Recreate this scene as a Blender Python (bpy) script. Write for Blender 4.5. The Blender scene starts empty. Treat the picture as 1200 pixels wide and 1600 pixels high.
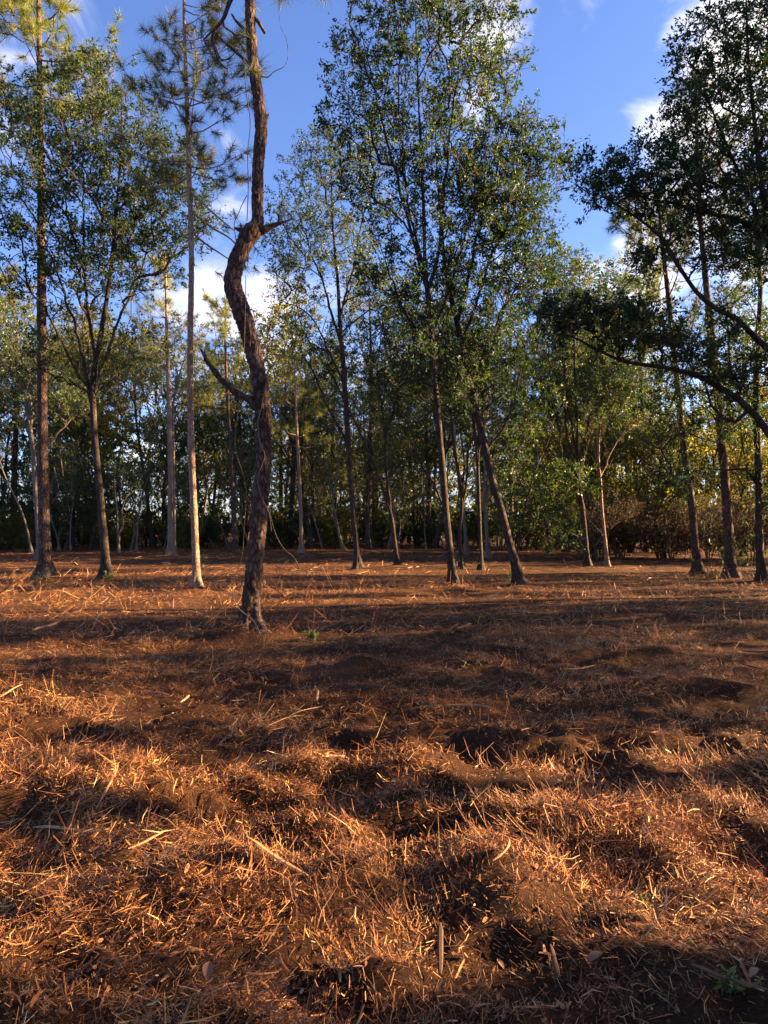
import bpy, math, random
import numpy as np
from mathutils import Vector

R = math.radians
random.seed(11)
rng = np.random.default_rng(11)
S = bpy.context.scene
COL = S.collection

# ------------------------------------------------------------------ camera, world, sun, exposure
F, CX, HORIZON, EYE = 1100.0, 600.0, 823.0, 1.6      # focal length and principal point of the 1200 x 1600 photograph
cam_d = bpy.data.cameras.new('camera')
cam_d.sensor_fit = 'VERTICAL'
cam_d.sensor_height = 36.0
cam_d.sensor_width = 27.0
cam_d.lens = F / 1600 * 36.0
cam_d.shift_y = (HORIZON - 800) / 1600
cam_d.clip_start = 0.05
cam_d.clip_end = 2000
cam = bpy.data.objects.new('camera', cam_d)
COL.objects.link(cam)
cam.location = (0, 0, EYE)
cam.rotation_euler = (R(90), 0, 0)
S.camera = cam

SUN_AZ, SUN_EL = 80.0, 15.5                           # clockwise from the view direction; above the horizon
sun_dir = Vector((math.sin(R(SUN_AZ)) * math.cos(R(SUN_EL)), math.cos(R(SUN_AZ)) * math.cos(R(SUN_EL)), math.sin(R(SUN_EL))))
sun_d = bpy.data.lights.new('sun', 'SUN')
sun_d.energy = 5.0
sun_d.angle = R(0.5)
sun_d.color = (1.0, 0.68, 0.36)
sun = bpy.data.objects.new('sun', sun_d)
COL.objects.link(sun)
sun.rotation_euler = sun_dir.to_track_quat('Z', 'Y').to_euler()
sun.location = (40, 10, 30)

world = bpy.data.worlds.new('World')
S.world = world
world.use_nodes = True
nt = world.node_tree
nt.nodes.clear()
def wn(t, **kw):
    n = nt.nodes.new(t)
    for k, v in kw.items():
        setattr(n, k, v)
    return n
wl = nt.links.new
sky = wn('ShaderNodeTexSky', sky_type='NISHITA', sun_disc=False)
sky.sun_elevation = R(SUN_EL)
sky.sun_rotation = R(SUN_AZ)
sky.altitude = 0
sky.air_density = 1.0
sky.dust_density = 0.6
sky.ozone_density = 3.0
SKY_STRENGTH = 0.05
tc = wn('ShaderNodeTexCoord')
mp = wn('ShaderNodeMapping')
mp.inputs['Scale'].default_value = (1.0, 1.0, 1.7)
wl(tc.outputs['Generated'], mp.inputs['Vector'])
n1 = wn('ShaderNodeTexNoise')
n1.inputs['Scale'].default_value = 6.0
n1.inputs['Detail'].default_value = 9
n1.inputs['Roughness'].default_value = 0.56
n1.inputs['Distortion'].default_value = 0.45
wl(mp.outputs[0], n1.inputs['Vector'])
# cloud banks: directions that hold more cloud than the rest of the sky
def bank(px, py, inner, outer, gain):
    d = Vector(((px - CX) / F, 1.0, (HORIZON - py) / F)).normalized()
    dot = wn('ShaderNodeVectorMath', operation='DOT_PRODUCT')
    wl(tc.outputs['Generated'], dot.inputs[0])
    dot.inputs[1].default_value = d
    mr = wn('ShaderNodeMapRange', interpolation_type='SMOOTHSTEP')
    wl(dot.outputs['Value'], mr.inputs['Value'])
    mr.inputs['From Min'].default_value = math.cos(R(outer))
    mr.inputs['From Max'].default_value = math.cos(R(inner))
    mr.inputs['To Min'].default_value = 0
    mr.inputs['To Max'].default_value = gain
    return mr.outputs['Result']
acc = n1.outputs['Fac']
for b in [(385, 400, .5, 6, .10), (300, 560, 1, 7, .10), (1080, 110, .3, 6, .17), (1190, 250, 2, 11, .19), (735, 90, .5, 6, .20),
          (860, 400, 1, 8, .04), (960, 430, .5, 5, .13), (1120, 520, 2, 12, .14), (520, 540, 1, 8, .10),
          (600, 60, 1, 9, -.10), (560, 230, 2, 10, -.10), (920, 220, 3, 10, -.12), (200, 120, 2, 9, -.06), (110, 420, 3, 9, -.08)]:
    ad = wn('ShaderNodeMath', operation='ADD')
    wl(acc, ad.inputs[0])
    wl(bank(*b), ad.inputs[1])
    acc = ad.outputs[0]
cr = wn('ShaderNodeMapRange', interpolation_type='SMOOTHSTEP')
cr.inputs['From Min'].default_value = 0.53
cr.inputs['From Max'].default_value = 0.84
wl(acc, cr.inputs['Value'])
cmix = wn('ShaderNodeMix', data_type='RGBA')
wl(cr.outputs['Result'], cmix.inputs['Factor'])
tintn = wn('ShaderNodeMix', data_type='RGBA', blend_type='MULTIPLY')
tintn.inputs['Factor'].default_value = 1.0
tintn.inputs[7].default_value = (0.69, 0.69, 0.92, 1)
wl(sky.outputs['Color'], tintn.inputs[6])
wl(tintn.outputs[2], cmix.inputs[6])
cmix.inputs[7].default_value = (4.4, 4.15, 4.25, 1)
bg = wn('ShaderNodeBackground')
bg.inputs['Strength'].default_value = SKY_STRENGTH
wl(cmix.outputs[2], bg.inputs['Color'])
wo = wn('ShaderNodeOutputWorld')
wl(bg.outputs[0], wo.inputs['Surface'])

S.view_settings.view_transform = 'Standard'
S.view_settings.look = 'None'
S.view_settings.exposure = 3.0
S.view_settings.gamma = 1.0
S.render.engine = 'CYCLES'
S.cycles.max_bounces = 6
S.cycles.diffuse_bounces = 3
S.cycles.glossy_bounces = 2
S.cycles.transmission_bounces = 3
S.cycles.transparent_max_bounces = 4
S.cycles.use_denoising = True

# ------------------------------------------------------------------ helpers
def at(px, py, Y):
    """point of the place seen at pixel (px, py) of the photograph, Y metres ahead"""
    return np.array([(px - CX) / F * Y, Y, EYE + (HORIZON - py) / F * Y])

def ground_depth(py):
    return EYE * F / (py - HORIZON)

_perm = np.random.default_rng(5).random((256, 256))
def vnoise(x, y, seed=0, wrap=256):
    x = np.asarray(x, float); y = np.asarray(y, float)
    xi = np.floor(x).astype(int); yi = np.floor(y).astype(int)
    fx = x - xi; fy = y - yi
    fx = fx * fx * (3 - 2 * fx); fy = fy * fy * (3 - 2 * fy)
    sx, sy = seed * 37, seed * 101
    a = _perm[(xi % wrap + sx) % 256, (yi + sy) % 256]; b = _perm[((xi + 1) % wrap + sx) % 256, (yi + sy) % 256]
    c = _perm[(xi % wrap + sx) % 256, (yi + 1 + sy) % 256]; d = _perm[((xi + 1) % wrap + sx) % 256, (yi + 1 + sy) % 256]
    return (a * (1 - fx) + b * fx) * (1 - fy) + (c * (1 - fx) + d * fx) * fy

def fbm(x, y, seed=0, octaves=4):
    v = 0; a = 0.5; t = 0
    for i in range(octaves):
        v = v + a * (vnoise(x * 2 ** i, y * 2 ** i, seed + i) - 0.5); t += a; a *= 0.55
    return v / t * 2                                   # about -1 .. 1

def gpt(px, py):
    Y = ground_depth(py)
    return (px - CX) / F * Y, Y

BUMPS = [  # (x, y, radius x, radius y, height): heaps and hollows left by the mulching machine
    (*gpt(400, 1262), .30, .20, -.10), (*gpt(700, 1300), .36, .17, -.09), (*gpt(320, 1275), .24, .16, -.08),
    (*gpt(180, 1240), .55, .34, .10), (*gpt(650, 1215), .36, .24, .12), (*gpt(480, 1215), .30, .18, .09), (*gpt(330, 1400), .45, .26, .10),
    (*gpt(560, 1390), .24, .20, .09), (*gpt(790, 1370), .24, .20, .10), (*gpt(900, 1290), .5, .24, .08), (*gpt(1060, 1090), .8, .38, .12),
    (*gpt(560, 1050), .35, .25, .12), (*gpt(665, 1075), .3, .2, -.10), (*gpt(850, 1165), .55, .3, .08), (*gpt(760, 1190), .5, .16, -.08),
    (*gpt(660, 1075), .4, .3, .06), (*gpt(140, 1150), 1.0, .3, .08), (*gpt(80, 1350), .35, .3, -.05), (*gpt(1010, 1030), .9, .4, .10),
    (*gpt(760, 990), 1.2, .5, .06), (*gpt(1020, 965), 1.2, .4, .08), (*gpt(300, 940), 2.2, .7, .06), (*gpt(100, 930), 2.0, .6, .10),
    (*gpt(392, 992), .55, .55, .16), (*gpt(1150, 1220), .6, .3, .05), (*gpt(640, 1480), .4, .22, -.05), (*gpt(720, 925), 1.2, .6, .08)] + [
    (*gpt(a, c), .42, .42, .09) for a, c in ((72, 906), (166, 910), (307, 926), (560, 891), (621, 887), (708, 921), (813, 917), (918, 886), (1091, 899), (1142, 904), (1190, 908))]

def track_patch(x, y):
    bx, by = gpt(285, 1280)
    return np.exp(-(((x - bx) / .48) ** 4 + ((y - by) / .42) ** 4))

def height(x, y):
    x = np.asarray(x, float); y = np.asarray(y, float)
    d = np.hypot(x, y)
    near = np.clip((14 - d) / 8, 0, 1)
    mid = np.clip((60 - d) / 30, 0, 1)
    h = 0.10 * fbm(x / 7 + 3, y / 4 + 9, 1, 3) * mid
    h = h + 0.05 * fbm(x / 1.3, y / 0.9, 2, 4) * (0.4 + 0.6 * near)
    wx = x + .12 * fbm(x / .3, y / .3, 21, 2); wy = y + .12 * fbm(x / .3 + 7, y / .3, 22, 2)
    h = h + near * (0.105 * (1 - np.abs(fbm(wx / .7 + wy / 2.2, wy / .5 + 5, 4, 4)) * 2.2) - 0.05)
    h = h + near * (0.05 * fbm(wx / .26, wy / .2, 9, 3) + 0.035 * np.abs(fbm(wx / .15, wy / .12, 6, 2)))
    # shallow tyre tracks that cross the near ground at a slant
    h = h - .055 * np.clip(np.sin((x * .80 + y * .42) * 52 + 2.2 * fbm(x / .5, y / .5, 3, 2)) - .1, 0, 1) * track_patch(x, y)
    for bx, by, rx, ry, a in BUMPS:
        h = h + 1.25 * a * np.exp(-((x - bx) / rx) ** 2 - ((y - by) / ry) ** 2)
    return h

def h1(x, y):
    return float(height(np.array([x]), np.array([y]))[0])

class MB:
    """collects tubes, quads and triangles and links them as one mesh object"""
    def __init__(s):
        s.v = []; s.q = []; s.t = []; s.n = 0
    def add(s, verts, quads=None, tris=None, tint=None, mat=0, smooth=False):
        verts = np.asarray(verts, np.float32).reshape(-1, 3)
        for arr, dst in ((quads, s.q), (tris, s.t)):
            if arr is not None and len(arr):
                arr = np.asarray(arr, np.int32)
                ti = np.full(len(arr), .5, np.float32) if tint is None else np.broadcast_to(np.asarray(tint, np.float32), (len(arr),))
                dst.append((arr + s.n, ti, np.full(len(arr), mat, np.int32), np.full(len(arr), smooth, bool)))
        s.v.append(verts); s.n += len(verts)
    def tube(s, pts, rad, sides=6, mat=0, tint=.5, rough=0.0, seed=0, cap=True, foot=0.0):
        pts = np.asarray(pts, float); rad = np.asarray(rad, float)
        n = len(pts)
        tan = np.gradient(pts, axis=0)
        tan /= np.linalg.norm(tan, axis=1)[:, None] + 1e-9
        u = np.cross(tan[0], [0.0, 0, 1]) if abs(tan[0][2]) < .9 else np.cross(tan[0], [1.0, 0, 0])
        u /= np.linalg.norm(u)
        U = np.empty((n, 3))
        for i in range(n):
            u = u - tan[i] * np.dot(u, tan[i]); u /= np.linalg.norm(u) + 1e-9
            U[i] = u
        V = np.cross(tan, U)
        a = np.arange(sides) / sides * 2 * math.pi
        rr = np.repeat(rad[:, None], sides, 1)
        if rough:
            L = np.concatenate([[0], np.cumsum(np.linalg.norm(np.diff(pts, axis=0), axis=1))])
            per = max(6, sides // 3)
            aa = a / (2 * math.pi) * per
            A, Z = np.meshgrid(aa, L)
            A = (A + .9 * (vnoise(A, Z * 9, seed + 7, per) - .5)) % per
            nz = np.minimum(np.abs(vnoise(A, Z * 8, seed, per) - .5), np.abs(vnoise(A, Z * 13 + 3, seed + 1, per) - .5) * 1.4) * 2
            nz2 = vnoise(A * 2, Z * 30, seed + 3, per * 2)
            nz3 = vnoise(A * .5 + 0, Z * 1.5, seed + 5, max(1, per // 2))
            rr = rr * (1 + rough * (np.minimum(nz * 2.2, 1) - .8) + rough * .5 * (nz2 - .5) + rough * .6 * (nz3 - .5))
        if foot:
            zz = (pts[:, 2] - pts[0, 2])[:, None]
            rr = rr * (1 + foot * np.exp(-zz / .26) * (.75 + .55 * np.sin(a * 4 + seed) + .3 * np.sin(a * 7 + seed * 2))[None])
        P = pts[:, None] + rr[:, :, None] * (np.cos(a)[None, :, None] * U[:, None] + np.sin(a)[None, :, None] * V[:, None])
        i = np.arange(n - 1)[:, None] * sides; j = np.arange(sides)[None]; k = (j + 1) % sides
        q = np.stack([i + j, i + k, i + sides + k, i + sides + j], -1).reshape(-1, 4)
        verts = P.reshape(-1, 3); tris = None
        if cap:
            verts = np.vstack([verts, pts[-1] + tan[-1] * rad[-1] * .6])
            b = (n - 1) * sides
            jj = np.arange(sides)
            tris = np.stack([b + jj, b + (jj + 1) % sides, np.full(sides, n * sides)], -1)
        s.add(verts, q, tris, tint, mat, True)
    def prisms(s, a, b, ra, rb, mat=0, tint=.5):
        """many straight three sided twigs at once"""
        a = np.asarray(a, float); b = np.asarray(b, float); n = len(a)
        if not n: return
        d = b - a; d /= np.linalg.norm(d, axis=1)[:, None] + 1e-9
        ref = np.where(np.abs(d[:, 2:3]) < .9, np.array([[0, 0, 1.0]]), np.array([[1.0, 0, 0]]))
        u = np.cross(d, ref); u /= np.linalg.norm(u, axis=1)[:, None] + 1e-9
        w = np.cross(d, u)
        ra = np.broadcast_to(np.asarray(ra, float), (n,)); rb = np.broadcast_to(np.asarray(rb, float), (n,))
        ring = []
        for p, r in ((a, ra), (b, rb)):
            for k in range(3):
                t = k * 2 * math.pi / 3
                ring.append(p + r[:, None] * (math.cos(t) * u + math.sin(t) * w))
        v = np.stack(ring, 1).reshape(-1, 3)
        base = (np.arange(n) * 6)[:, None]
        q = np.concatenate([base + np.array([[0, 1, 4, 3]]), base + np.array([[1, 2, 5, 4]]), base + np.array([[2, 0, 3, 5]])])
        s.add(v, q, None, tint, mat, True)
    def leaves(s, pos, axis, length, width, tint, mat=0, up=.5, rg=rng):
        """folded diamond leaves"""
        n = len(pos)
        axis = axis / (np.linalg.norm(axis, axis=1)[:, None] + 1e-9)
        nrm = rg.normal(size=(n, 3)); nrm[:, 2] += up
        side = np.cross(axis, nrm); side /= np.linalg.norm(side, axis=1)[:, None] + 1e-9
        nn = np.cross(side, axis)
        L = np.broadcast_to(length, (n,))[:, None]; W = np.broadcast_to(width, (n,))[:, None]
        m = pos + axis * L * .48
        v = np.stack([pos, m + side * W * .5 + nn * W * .18, pos + axis * L - nn * W * .2, m - side * W * .5 + nn * W * .18], 1).reshape(-1, 3)
        b = (np.arange(n) * 4)[:, None]
        s.add(v, b + np.array([[0, 1, 2, 3]]), None, tint, mat, False)
    def needles(s, base, tip, width, tint, mat=0, rg=rng):
        n = len(base)
        d = tip - base
        side = np.cross(d, rg.normal(size=(n, 3))); side /= np.linalg.norm(side, axis=1)[:, None] + 1e-9
        w = np.broadcast_to(width, (n,))[:, None] * .5
        v = np.stack([base + side * w, base - side * w, tip], 1).reshape(-1, 3)
        b = (np.arange(n) * 3)[:, None]
        s.add(v, None, b + np.array([[0, 1, 2]]), tint, mat, False)
    def mesh(s, name, mats):
        me = bpy.data.meshes.new(name)
        v = np.concatenate(s.v) if s.v else np.zeros((0, 3), np.float32)
        q = [np.concatenate([x[i] for x in s.q]) for i in range(4)] if s.q else None
        t = [np.concatenate([x[i] for x in s.t]) for i in range(4)] if s.t else None
        nq = len(q[0]) if q else 0; ntr = len(t[0]) if t else 0
        me.vertices.add(len(v)); me.vertices.foreach_set('co', v.ravel())
        loops = np.concatenate([(q[0].ravel() if q else np.zeros(0, np.int32)), (t[0].ravel() if t else np.zeros(0, np.int32))]).astype(np.int32)
        me.loops.add(len(loops)); me.loops.foreach_set('vertex_index', loops)
        me.polygons.add(nq + ntr)
        start = np.concatenate([np.arange(nq) * 4, nq * 4 + np.arange(ntr) * 3]).astype(np.int32)
        me.polygons.foreach_set('loop_start', start)
        cat = lambda i: np.concatenate([(q[i] if q else np.zeros(0)), (t[i] if t else np.zeros(0))])
        me.polygons.foreach_set('material_index', cat(2).astype(np.int32))
        me.polygons.foreach_set('use_smooth', cat(3).astype(bool))
        for m in mats: me.materials.append(m)
        at_ = me.attributes.new('tint', 'FLOAT', 'FACE')
        at_.data.foreach_set('value', cat(1).astype(np.float32))
        me.update(calc_edges=True)
        return me

def obj(name, data, parent=None, loc=(0, 0, 0)):
    o = bpy.data.objects.new(name, data); COL.objects.link(o)
    if parent is not None: o.parent = parent
    o.location = loc
    return o

def tag(o, label=None, cat=None, group=None, kind=None):
    if label: o['label'] = label
    if cat: o['category'] = cat
    if group: o['group'] = group
    if kind: o['kind'] = kind
    return o

# ------------------------------------------------------------------ materials
def new_mat(name):
    m = bpy.data.materials.new(name); m.use_nodes = True
    m.node_tree.nodes.clear()
    return m, m.node_tree.nodes, m.node_tree.links.new

def ramp(nd, stops):
    r = nd.new('ShaderNodeValToRGB')
    e = r.color_ramp.elements
    while len(e) < len(stops): e.new(.5)
    for k, (p, c) in enumerate(stops):
        e[k].position = p; e[k].color = (*c, 1)
    return r

def leaf_mat(name, stops, trans=.35, tcol=(1.5, 1.7, .6), rough=.5, spec=.4):
    m, nd, lk = new_mat(name)
    a = nd.new('ShaderNodeAttribute'); a.attribute_name = 'tint'
    r = ramp(nd, stops); lk(a.outputs['Fac'], r.inputs[0])
    p = nd.new('ShaderNodeBsdfPrincipled'); p.inputs['Roughness'].default_value = rough
    p.inputs['Specular IOR Level'].default_value = spec
    lk(r.outputs[0], p.inputs['Base Color'])
    o = nd.new('ShaderNodeOutputMaterial')
    if trans:
        mu = nd.new('ShaderNodeMix'); mu.data_type = 'RGBA'; mu.blend_type = 'MULTIPLY'; mu.inputs['Factor'].default_value = 1
        lk(r.outputs[0], mu.inputs[6]); mu.inputs[7].default_value = (*tcol, 1)
        t = nd.new('ShaderNodeBsdfTranslucent'); lk(mu.outputs[2], t.inputs['Color'])
        x = nd.new('ShaderNodeMixShader'); x.inputs[0].default_value = trans
        lk(p.outputs[0], x.inputs[1]); lk(t.outputs[0], x.inputs[2]); lk(x.outputs[0], o.inputs[0])
    else:
        lk(p.outputs[0], o.inputs[0])
    return m

def bark_mat(name, stops, scale=14, stretch=.22, bump=.6, blotch=None):
    m, nd, lk = new_mat(name)
    tcn = nd.new('ShaderNodeTexCoord'); mpn = nd.new('ShaderNodeMapping')
    mpn.inputs['Scale'].default_value = (1, 1, stretch)
    lk(tcn.outputs['Object'], mpn.inputs[0])
    vo = nd.new('ShaderNodeTexVoronoi'); vo.feature = 'DISTANCE_TO_EDGE'; vo.inputs['Scale'].default_value = scale
    no = nd.new('ShaderNodeTexNoise'); no.inputs['Scale'].default_value = scale * 1.3; no.inputs['Detail'].default_value = 6
    no.inputs['Roughness'].default_value = .65
    wv = nd.new('ShaderNodeMix'); wv.data_type = 'VECTOR'; wv.inputs['Factor'].default_value = .06
    lk(mpn.outputs[0], wv.inputs[4]); lk(no.outputs['Color'], wv.inputs[5])
    lk(mpn.outputs[0], no.inputs['Vector']); lk(wv.outputs[1], vo.inputs['Vector'])
    big = nd.new('ShaderNodeTexNoise'); big.inputs['Scale'].default_value = 2.2; big.inputs['Detail'].default_value = 3
    lk(tcn.outputs['Object'], big.inputs['Vector'])
    mr = nd.new('ShaderNodeMapRange'); mr.inputs['From Max'].default_value = .22
    lk(vo.outputs['Distance'], mr.inputs[0])
    a1 = nd.new('ShaderNodeMath'); a1.operation = 'MULTIPLY_ADD'; a1.inputs[1].default_value = .38
    lk(mr.outputs[0], a1.inputs[0])
    a2 = nd.new('ShaderNodeMath'); a2.operation = 'MULTIPLY_ADD'; a2.inputs[1].default_value = .55; a2.inputs[2].default_value = -.12
    lk(no.outputs['Fac'], a2.inputs[0]); 
    a3 = nd.new('ShaderNodeMath'); a3.operation = 'MULTIPLY_ADD'; a3.inputs[1].default_value = .6
    lk(big.outputs['Fac'], a3.inputs[0]); lk(a2.outputs[0], a3.inputs[2])
    lk(a3.outputs[0], a1.inputs[2])
    r = ramp(nd, stops); lk(a1.outputs[0], r.inputs[0])
    p = nd.new('ShaderNodeBsdfPrincipled'); p.inputs['Roughness'].default_value = .9
    p.inputs['Specular IOR Level'].default_value = .15
    col = r.outputs[0]
    if blotch:
        b2 = nd.new('ShaderNodeTexNoise'); b2.inputs['Scale'].default_value = 4.5; b2.inputs['Detail'].default_value = 5
        lk(tcn.outputs['Object'], b2.inputs['Vector'])
        bm = nd.new('ShaderNodeMapRange'); bm.inputs['From Min'].default_value = .55; bm.inputs['From Max'].default_value = .72
        lk(b2.outputs['Fac'], bm.inputs[0])
        mx = nd.new('ShaderNodeMix'); mx.data_type = 'RGBA'; lk(bm.outputs[0], mx.inputs['Factor'])
        lk(col, mx.inputs[6]); mx.inputs[7].default_value = (*blotch, 1); col = mx.outputs[2]
    lk(col, p.inputs['Base Color'])
    bp = nd.new('ShaderNodeBump'); bp.inputs['Strength'].default_value = bump; bp.inputs['Distance'].default_value = .03
    lk(a1.outputs[0], bp.inputs['Height']); lk(bp.outputs[0], p.inputs['Normal'])
    o = nd.new('ShaderNodeOutputMaterial'); lk(p.outputs[0], o.inputs[0])
    return m

def wood_mat(name, stops, rough=.8, grey=None):
    m, nd, lk = new_mat(name)
    a = nd.new('ShaderNodeAttribute'); a.attribute_name = 'tint'
    tcn = nd.new('ShaderNodeTexCoord')
    no = nd.new('ShaderNodeTexNoise'); no.inputs['Scale'].default_value = 40; no.inputs['Detail'].default_value = 4
    lk(tcn.outputs['Object'], no.inputs['Vector'])
    ad = nd.new('ShaderNodeMath'); ad.operation = 'MULTIPLY_ADD'; ad.inputs[1].default_value = .4
    sb = nd.new('ShaderNodeMath'); sb.operation = 'SUBTRACT'; sb.inputs[1].default_value = .2
    lk(no.outputs['Fac'], ad.inputs[0]); lk(a.outputs['Fac'], sb.inputs[0]); lk(sb.outputs[0], ad.inputs[2])
    r = ramp(nd, stops); lk(ad.outputs[0], r.inputs[0])
    p = nd.new('ShaderNodeBsdfPrincipled'); p.inputs['Roughness'].default_value = rough
    p.inputs['Specular IOR Level'].default_value = .25
    col = r.outputs[0]
    if grey:
        n2 = nd.new('ShaderNodeTexNoise'); n2.inputs['Scale'].default_value = 3.2; n2.inputs['Detail'].default_value = 7; n2.inputs['Roughness'].default_value = .7
        lk(tcn.outputs['Object'], n2.inputs['Vector'])
        mr = nd.new('ShaderNodeMapRange'); mr.inputs['From Min'].default_value = .48; mr.inputs['From Max'].default_value = .72; mr.inputs['To Max'].default_value = .5
        lk(n2.outputs['Fac'], mr.inputs[0])
        mx = nd.new('ShaderNodeMix'); mx.data_type = 'RGBA'; lk(mr.outputs[0], mx.inputs['Factor'])
        lk(col, mx.inputs[6]); mx.inputs[7].default_value = (*grey, 1); col = mx.outputs[2]
    lk(col, p.inputs['Base Color'])
    o = nd.new('ShaderNodeOutputMaterial'); lk(p.outputs[0], o.inputs[0])
    return m

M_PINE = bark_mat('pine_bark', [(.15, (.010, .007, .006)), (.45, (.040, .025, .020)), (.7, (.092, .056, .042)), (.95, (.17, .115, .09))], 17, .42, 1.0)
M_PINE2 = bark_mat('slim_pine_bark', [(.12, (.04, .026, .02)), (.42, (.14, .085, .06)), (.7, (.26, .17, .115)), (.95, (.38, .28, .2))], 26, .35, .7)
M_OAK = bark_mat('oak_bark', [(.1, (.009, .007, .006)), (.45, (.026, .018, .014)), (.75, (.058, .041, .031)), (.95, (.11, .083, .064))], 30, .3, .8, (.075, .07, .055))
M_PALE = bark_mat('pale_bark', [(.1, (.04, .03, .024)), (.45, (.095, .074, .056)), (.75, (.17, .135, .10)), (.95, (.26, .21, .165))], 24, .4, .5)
OAKL = [(0, (.018, .030, .014)), (.5, (.036, .060, .024)), (.85, (.064, .088, .031)), (1, (.14, .115, .04))]
L_OAK = leaf_mat('oak_leaf', OAKL, .38, (1.3, 1.65, .6), .55, .3)
L_MID = leaf_mat('mid_green_leaf', [(0, (.03, .045, .018)), (.5, (.054, .085, .028)), (.85, (.092, .118, .036)), (1, (.19, .145, .05))], .38, (1.25, 1.5, .5), .45, .45)
L_BRIGHT = leaf_mat('fresh_green_leaf', [(0, (.022, .042, .012)), (.5, (.042, .072, .018)), (1, (.10, .13, .03))], .4, (1.5, 1.6, .4), .45, .4)
L_YEL = leaf_mat('yellow_green_leaf', [(0, (.08, .09, .02)), (.5, (.15, .155, .034)), (1, (.27, .2, .055))], .5, (1.7, 1.6, .5), .5, .3)  # sunlit glow put into the leaf colour; also used on dry weeds
L_BROWN = leaf_mat('brown_leaf', [(0, (.04, .028, .016)), (.5, (.08, .056, .03)), (1, (.14, .10, .05))], .25, (1.2, 1.1, .7), .7, .2)
L_NEEDLE = leaf_mat('pine_needle', [(0, (.045, .06, .018)), (.5, (.095, .105, .03)), (1, (.2, .17, .06))], .25, (1.3, 1.3, .5), .5, .3)
L_NEEDLE2 = leaf_mat('sunlit_pine_needle', [(0, (.09, .125, .025)), (.5, (.17, .195, .045)), (1, (.28, .24, .07))], .35, (1.3, 1.3, .5), .5, .3)  # brighter needle copy, sunlight on the crowns put into its colour
M_TWIG = wood_mat('twig_wood', [(0, (.03, .022, .018)), (1, (.13, .095, .07))])
M_DEAD = wood_mat('dead_wood', [(0, (.035, .018, .010)), (.5, (.14, .075, .038)), (1, (.28, .18, .10))])
M_VINE = wood_mat('vine_stem', [(0, (.09, .06, .045)), (1, (.24, .18, .14))])
M_MULCH = wood_mat('shredded_wood', [(0, (.035, .011, .005)), (.3, (.145, .050, .018)), (.6, (.37, .145, .047)), (.85, (.57, .305, .11)), (1, (.69, .48, .23))], .7, (.13, .06, .03))
M_CHIP = wood_mat('split_wood', [(0, (.22, .11, .05)), (.5, (.36, .20, .09)), (1, (.50, .33, .17))], .7)
M_GRASS = leaf_mat('grass_blade', [(0, (.05, .08, .015)), (1, (.16, .19, .05))], .3)
M_DRYLEAF = leaf_mat('fallen_leaf', [(0, (.14, .055, .03)), (.5, (.28, .15, .07)), (1, (.27, .215, .17))], .15, (1, .9, .7), .5, .4)

def soil_mat():
    m, nd, lk = new_mat('mulched_soil')
    tcn = nd.new('ShaderNodeTexCoord')
    mpn = nd.new('ShaderNodeMapping'); mpn.inputs['Scale'].default_value = (1, 2.2, 1); mpn.inputs['Rotation'].default_value = (0, 0, .5)
    lk(tcn.outputs['Object'], mpn.inputs[0])
    a = nd.new('ShaderNodeTexNoise'); a.inputs['Scale'].default_value = .9; a.inputs['Detail'].default_value = 6; lk(tcn.outputs['Object'], a.inputs['Vector'])
    b = nd.new('ShaderNodeTexNoise'); b.inputs['Scale'].default_value = 24; b.inputs['Detail'].default_value = 10; b.inputs['Roughness'].default_value = .78
    b.inputs['Distortion'].default_value = 1.2
    lk(mpn.outputs[0], b.inputs['Vector'])
    ad = nd.new('ShaderNodeMath'); ad.operation = 'MULTIPLY_ADD'; ad.inputs[1].default_value = .45
    lk(a.outputs['Fac'], ad.inputs[0])
    ms = nd.new('ShaderNodeMath'); ms.operation = 'MULTIPLY'; ms.inputs[1].default_value = .62
    lk(b.outputs['Fac'], ms.inputs[0]); lk(ms.outputs[0], ad.inputs[2])
    r = ramp(nd, [(.32, (.02, .009, .005)), (.5, (.06, .026, .012)), (.62, (.13, .058, .025)), (.78, (.26, .13, .055))])
    lk(ad.outputs[0], r.inputs[0])
    p = nd.new('ShaderNodeBsdfPrincipled'); p.inputs['Roughness'].default_value = .95; p.inputs['Specular IOR Level'].default_value = .1
    lk(r.outputs[0], p.inputs['Base Color'])
    bp = nd.new('ShaderNodeBump'); bp.inputs['Strength'].default_value = 1.0; bp.inputs['Distance'].default_value = .06
    lk(b.outputs['Fac'], bp.inputs['Height']); lk(bp.outputs[0], p.inputs['Normal'])
    o = nd.new('ShaderNodeOutputMaterial'); lk(p.outputs[0], o.inputs[0])
    return m
M_SOIL = soil_mat()

# ------------------------------------------------------------------ ground: one sheet to the horizon
def axis_coords(lo, hi, d0, far, grow):
    c = list(np.arange(lo, hi + d0, d0))
    st = d0; x = c[-1]
    while x < far: st *= grow; x += st; c.append(x)
    st = d0; x = c[0]; left = []
    while x > -far: st *= grow; x -= st; left.append(x)
    return np.array(left[::-1] + c)
gx = axis_coords(-2.8, 2.8, .054, 600, 1.075)
gy = axis_coords(1.8, 7.0, .054, 600, 1.07)
GX, GY = np.meshgrid(gx, gy)
GZ = height(GX, GY)
b = MB()
nx, ny = len(gx), len(gy)
ii = np.arange(ny - 1)[:, None] * nx + np.arange(nx - 1)[None]
b.add(np.stack([GX, GY, GZ], -1).reshape(-1, 3), np.stack([ii, ii + 1, ii + nx + 1, ii + nx], -1).reshape(-1, 4), None, .5, 0, True)
tag(obj('ground', b.mesh('ground', [M_SOIL])), kind='structure')

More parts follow.
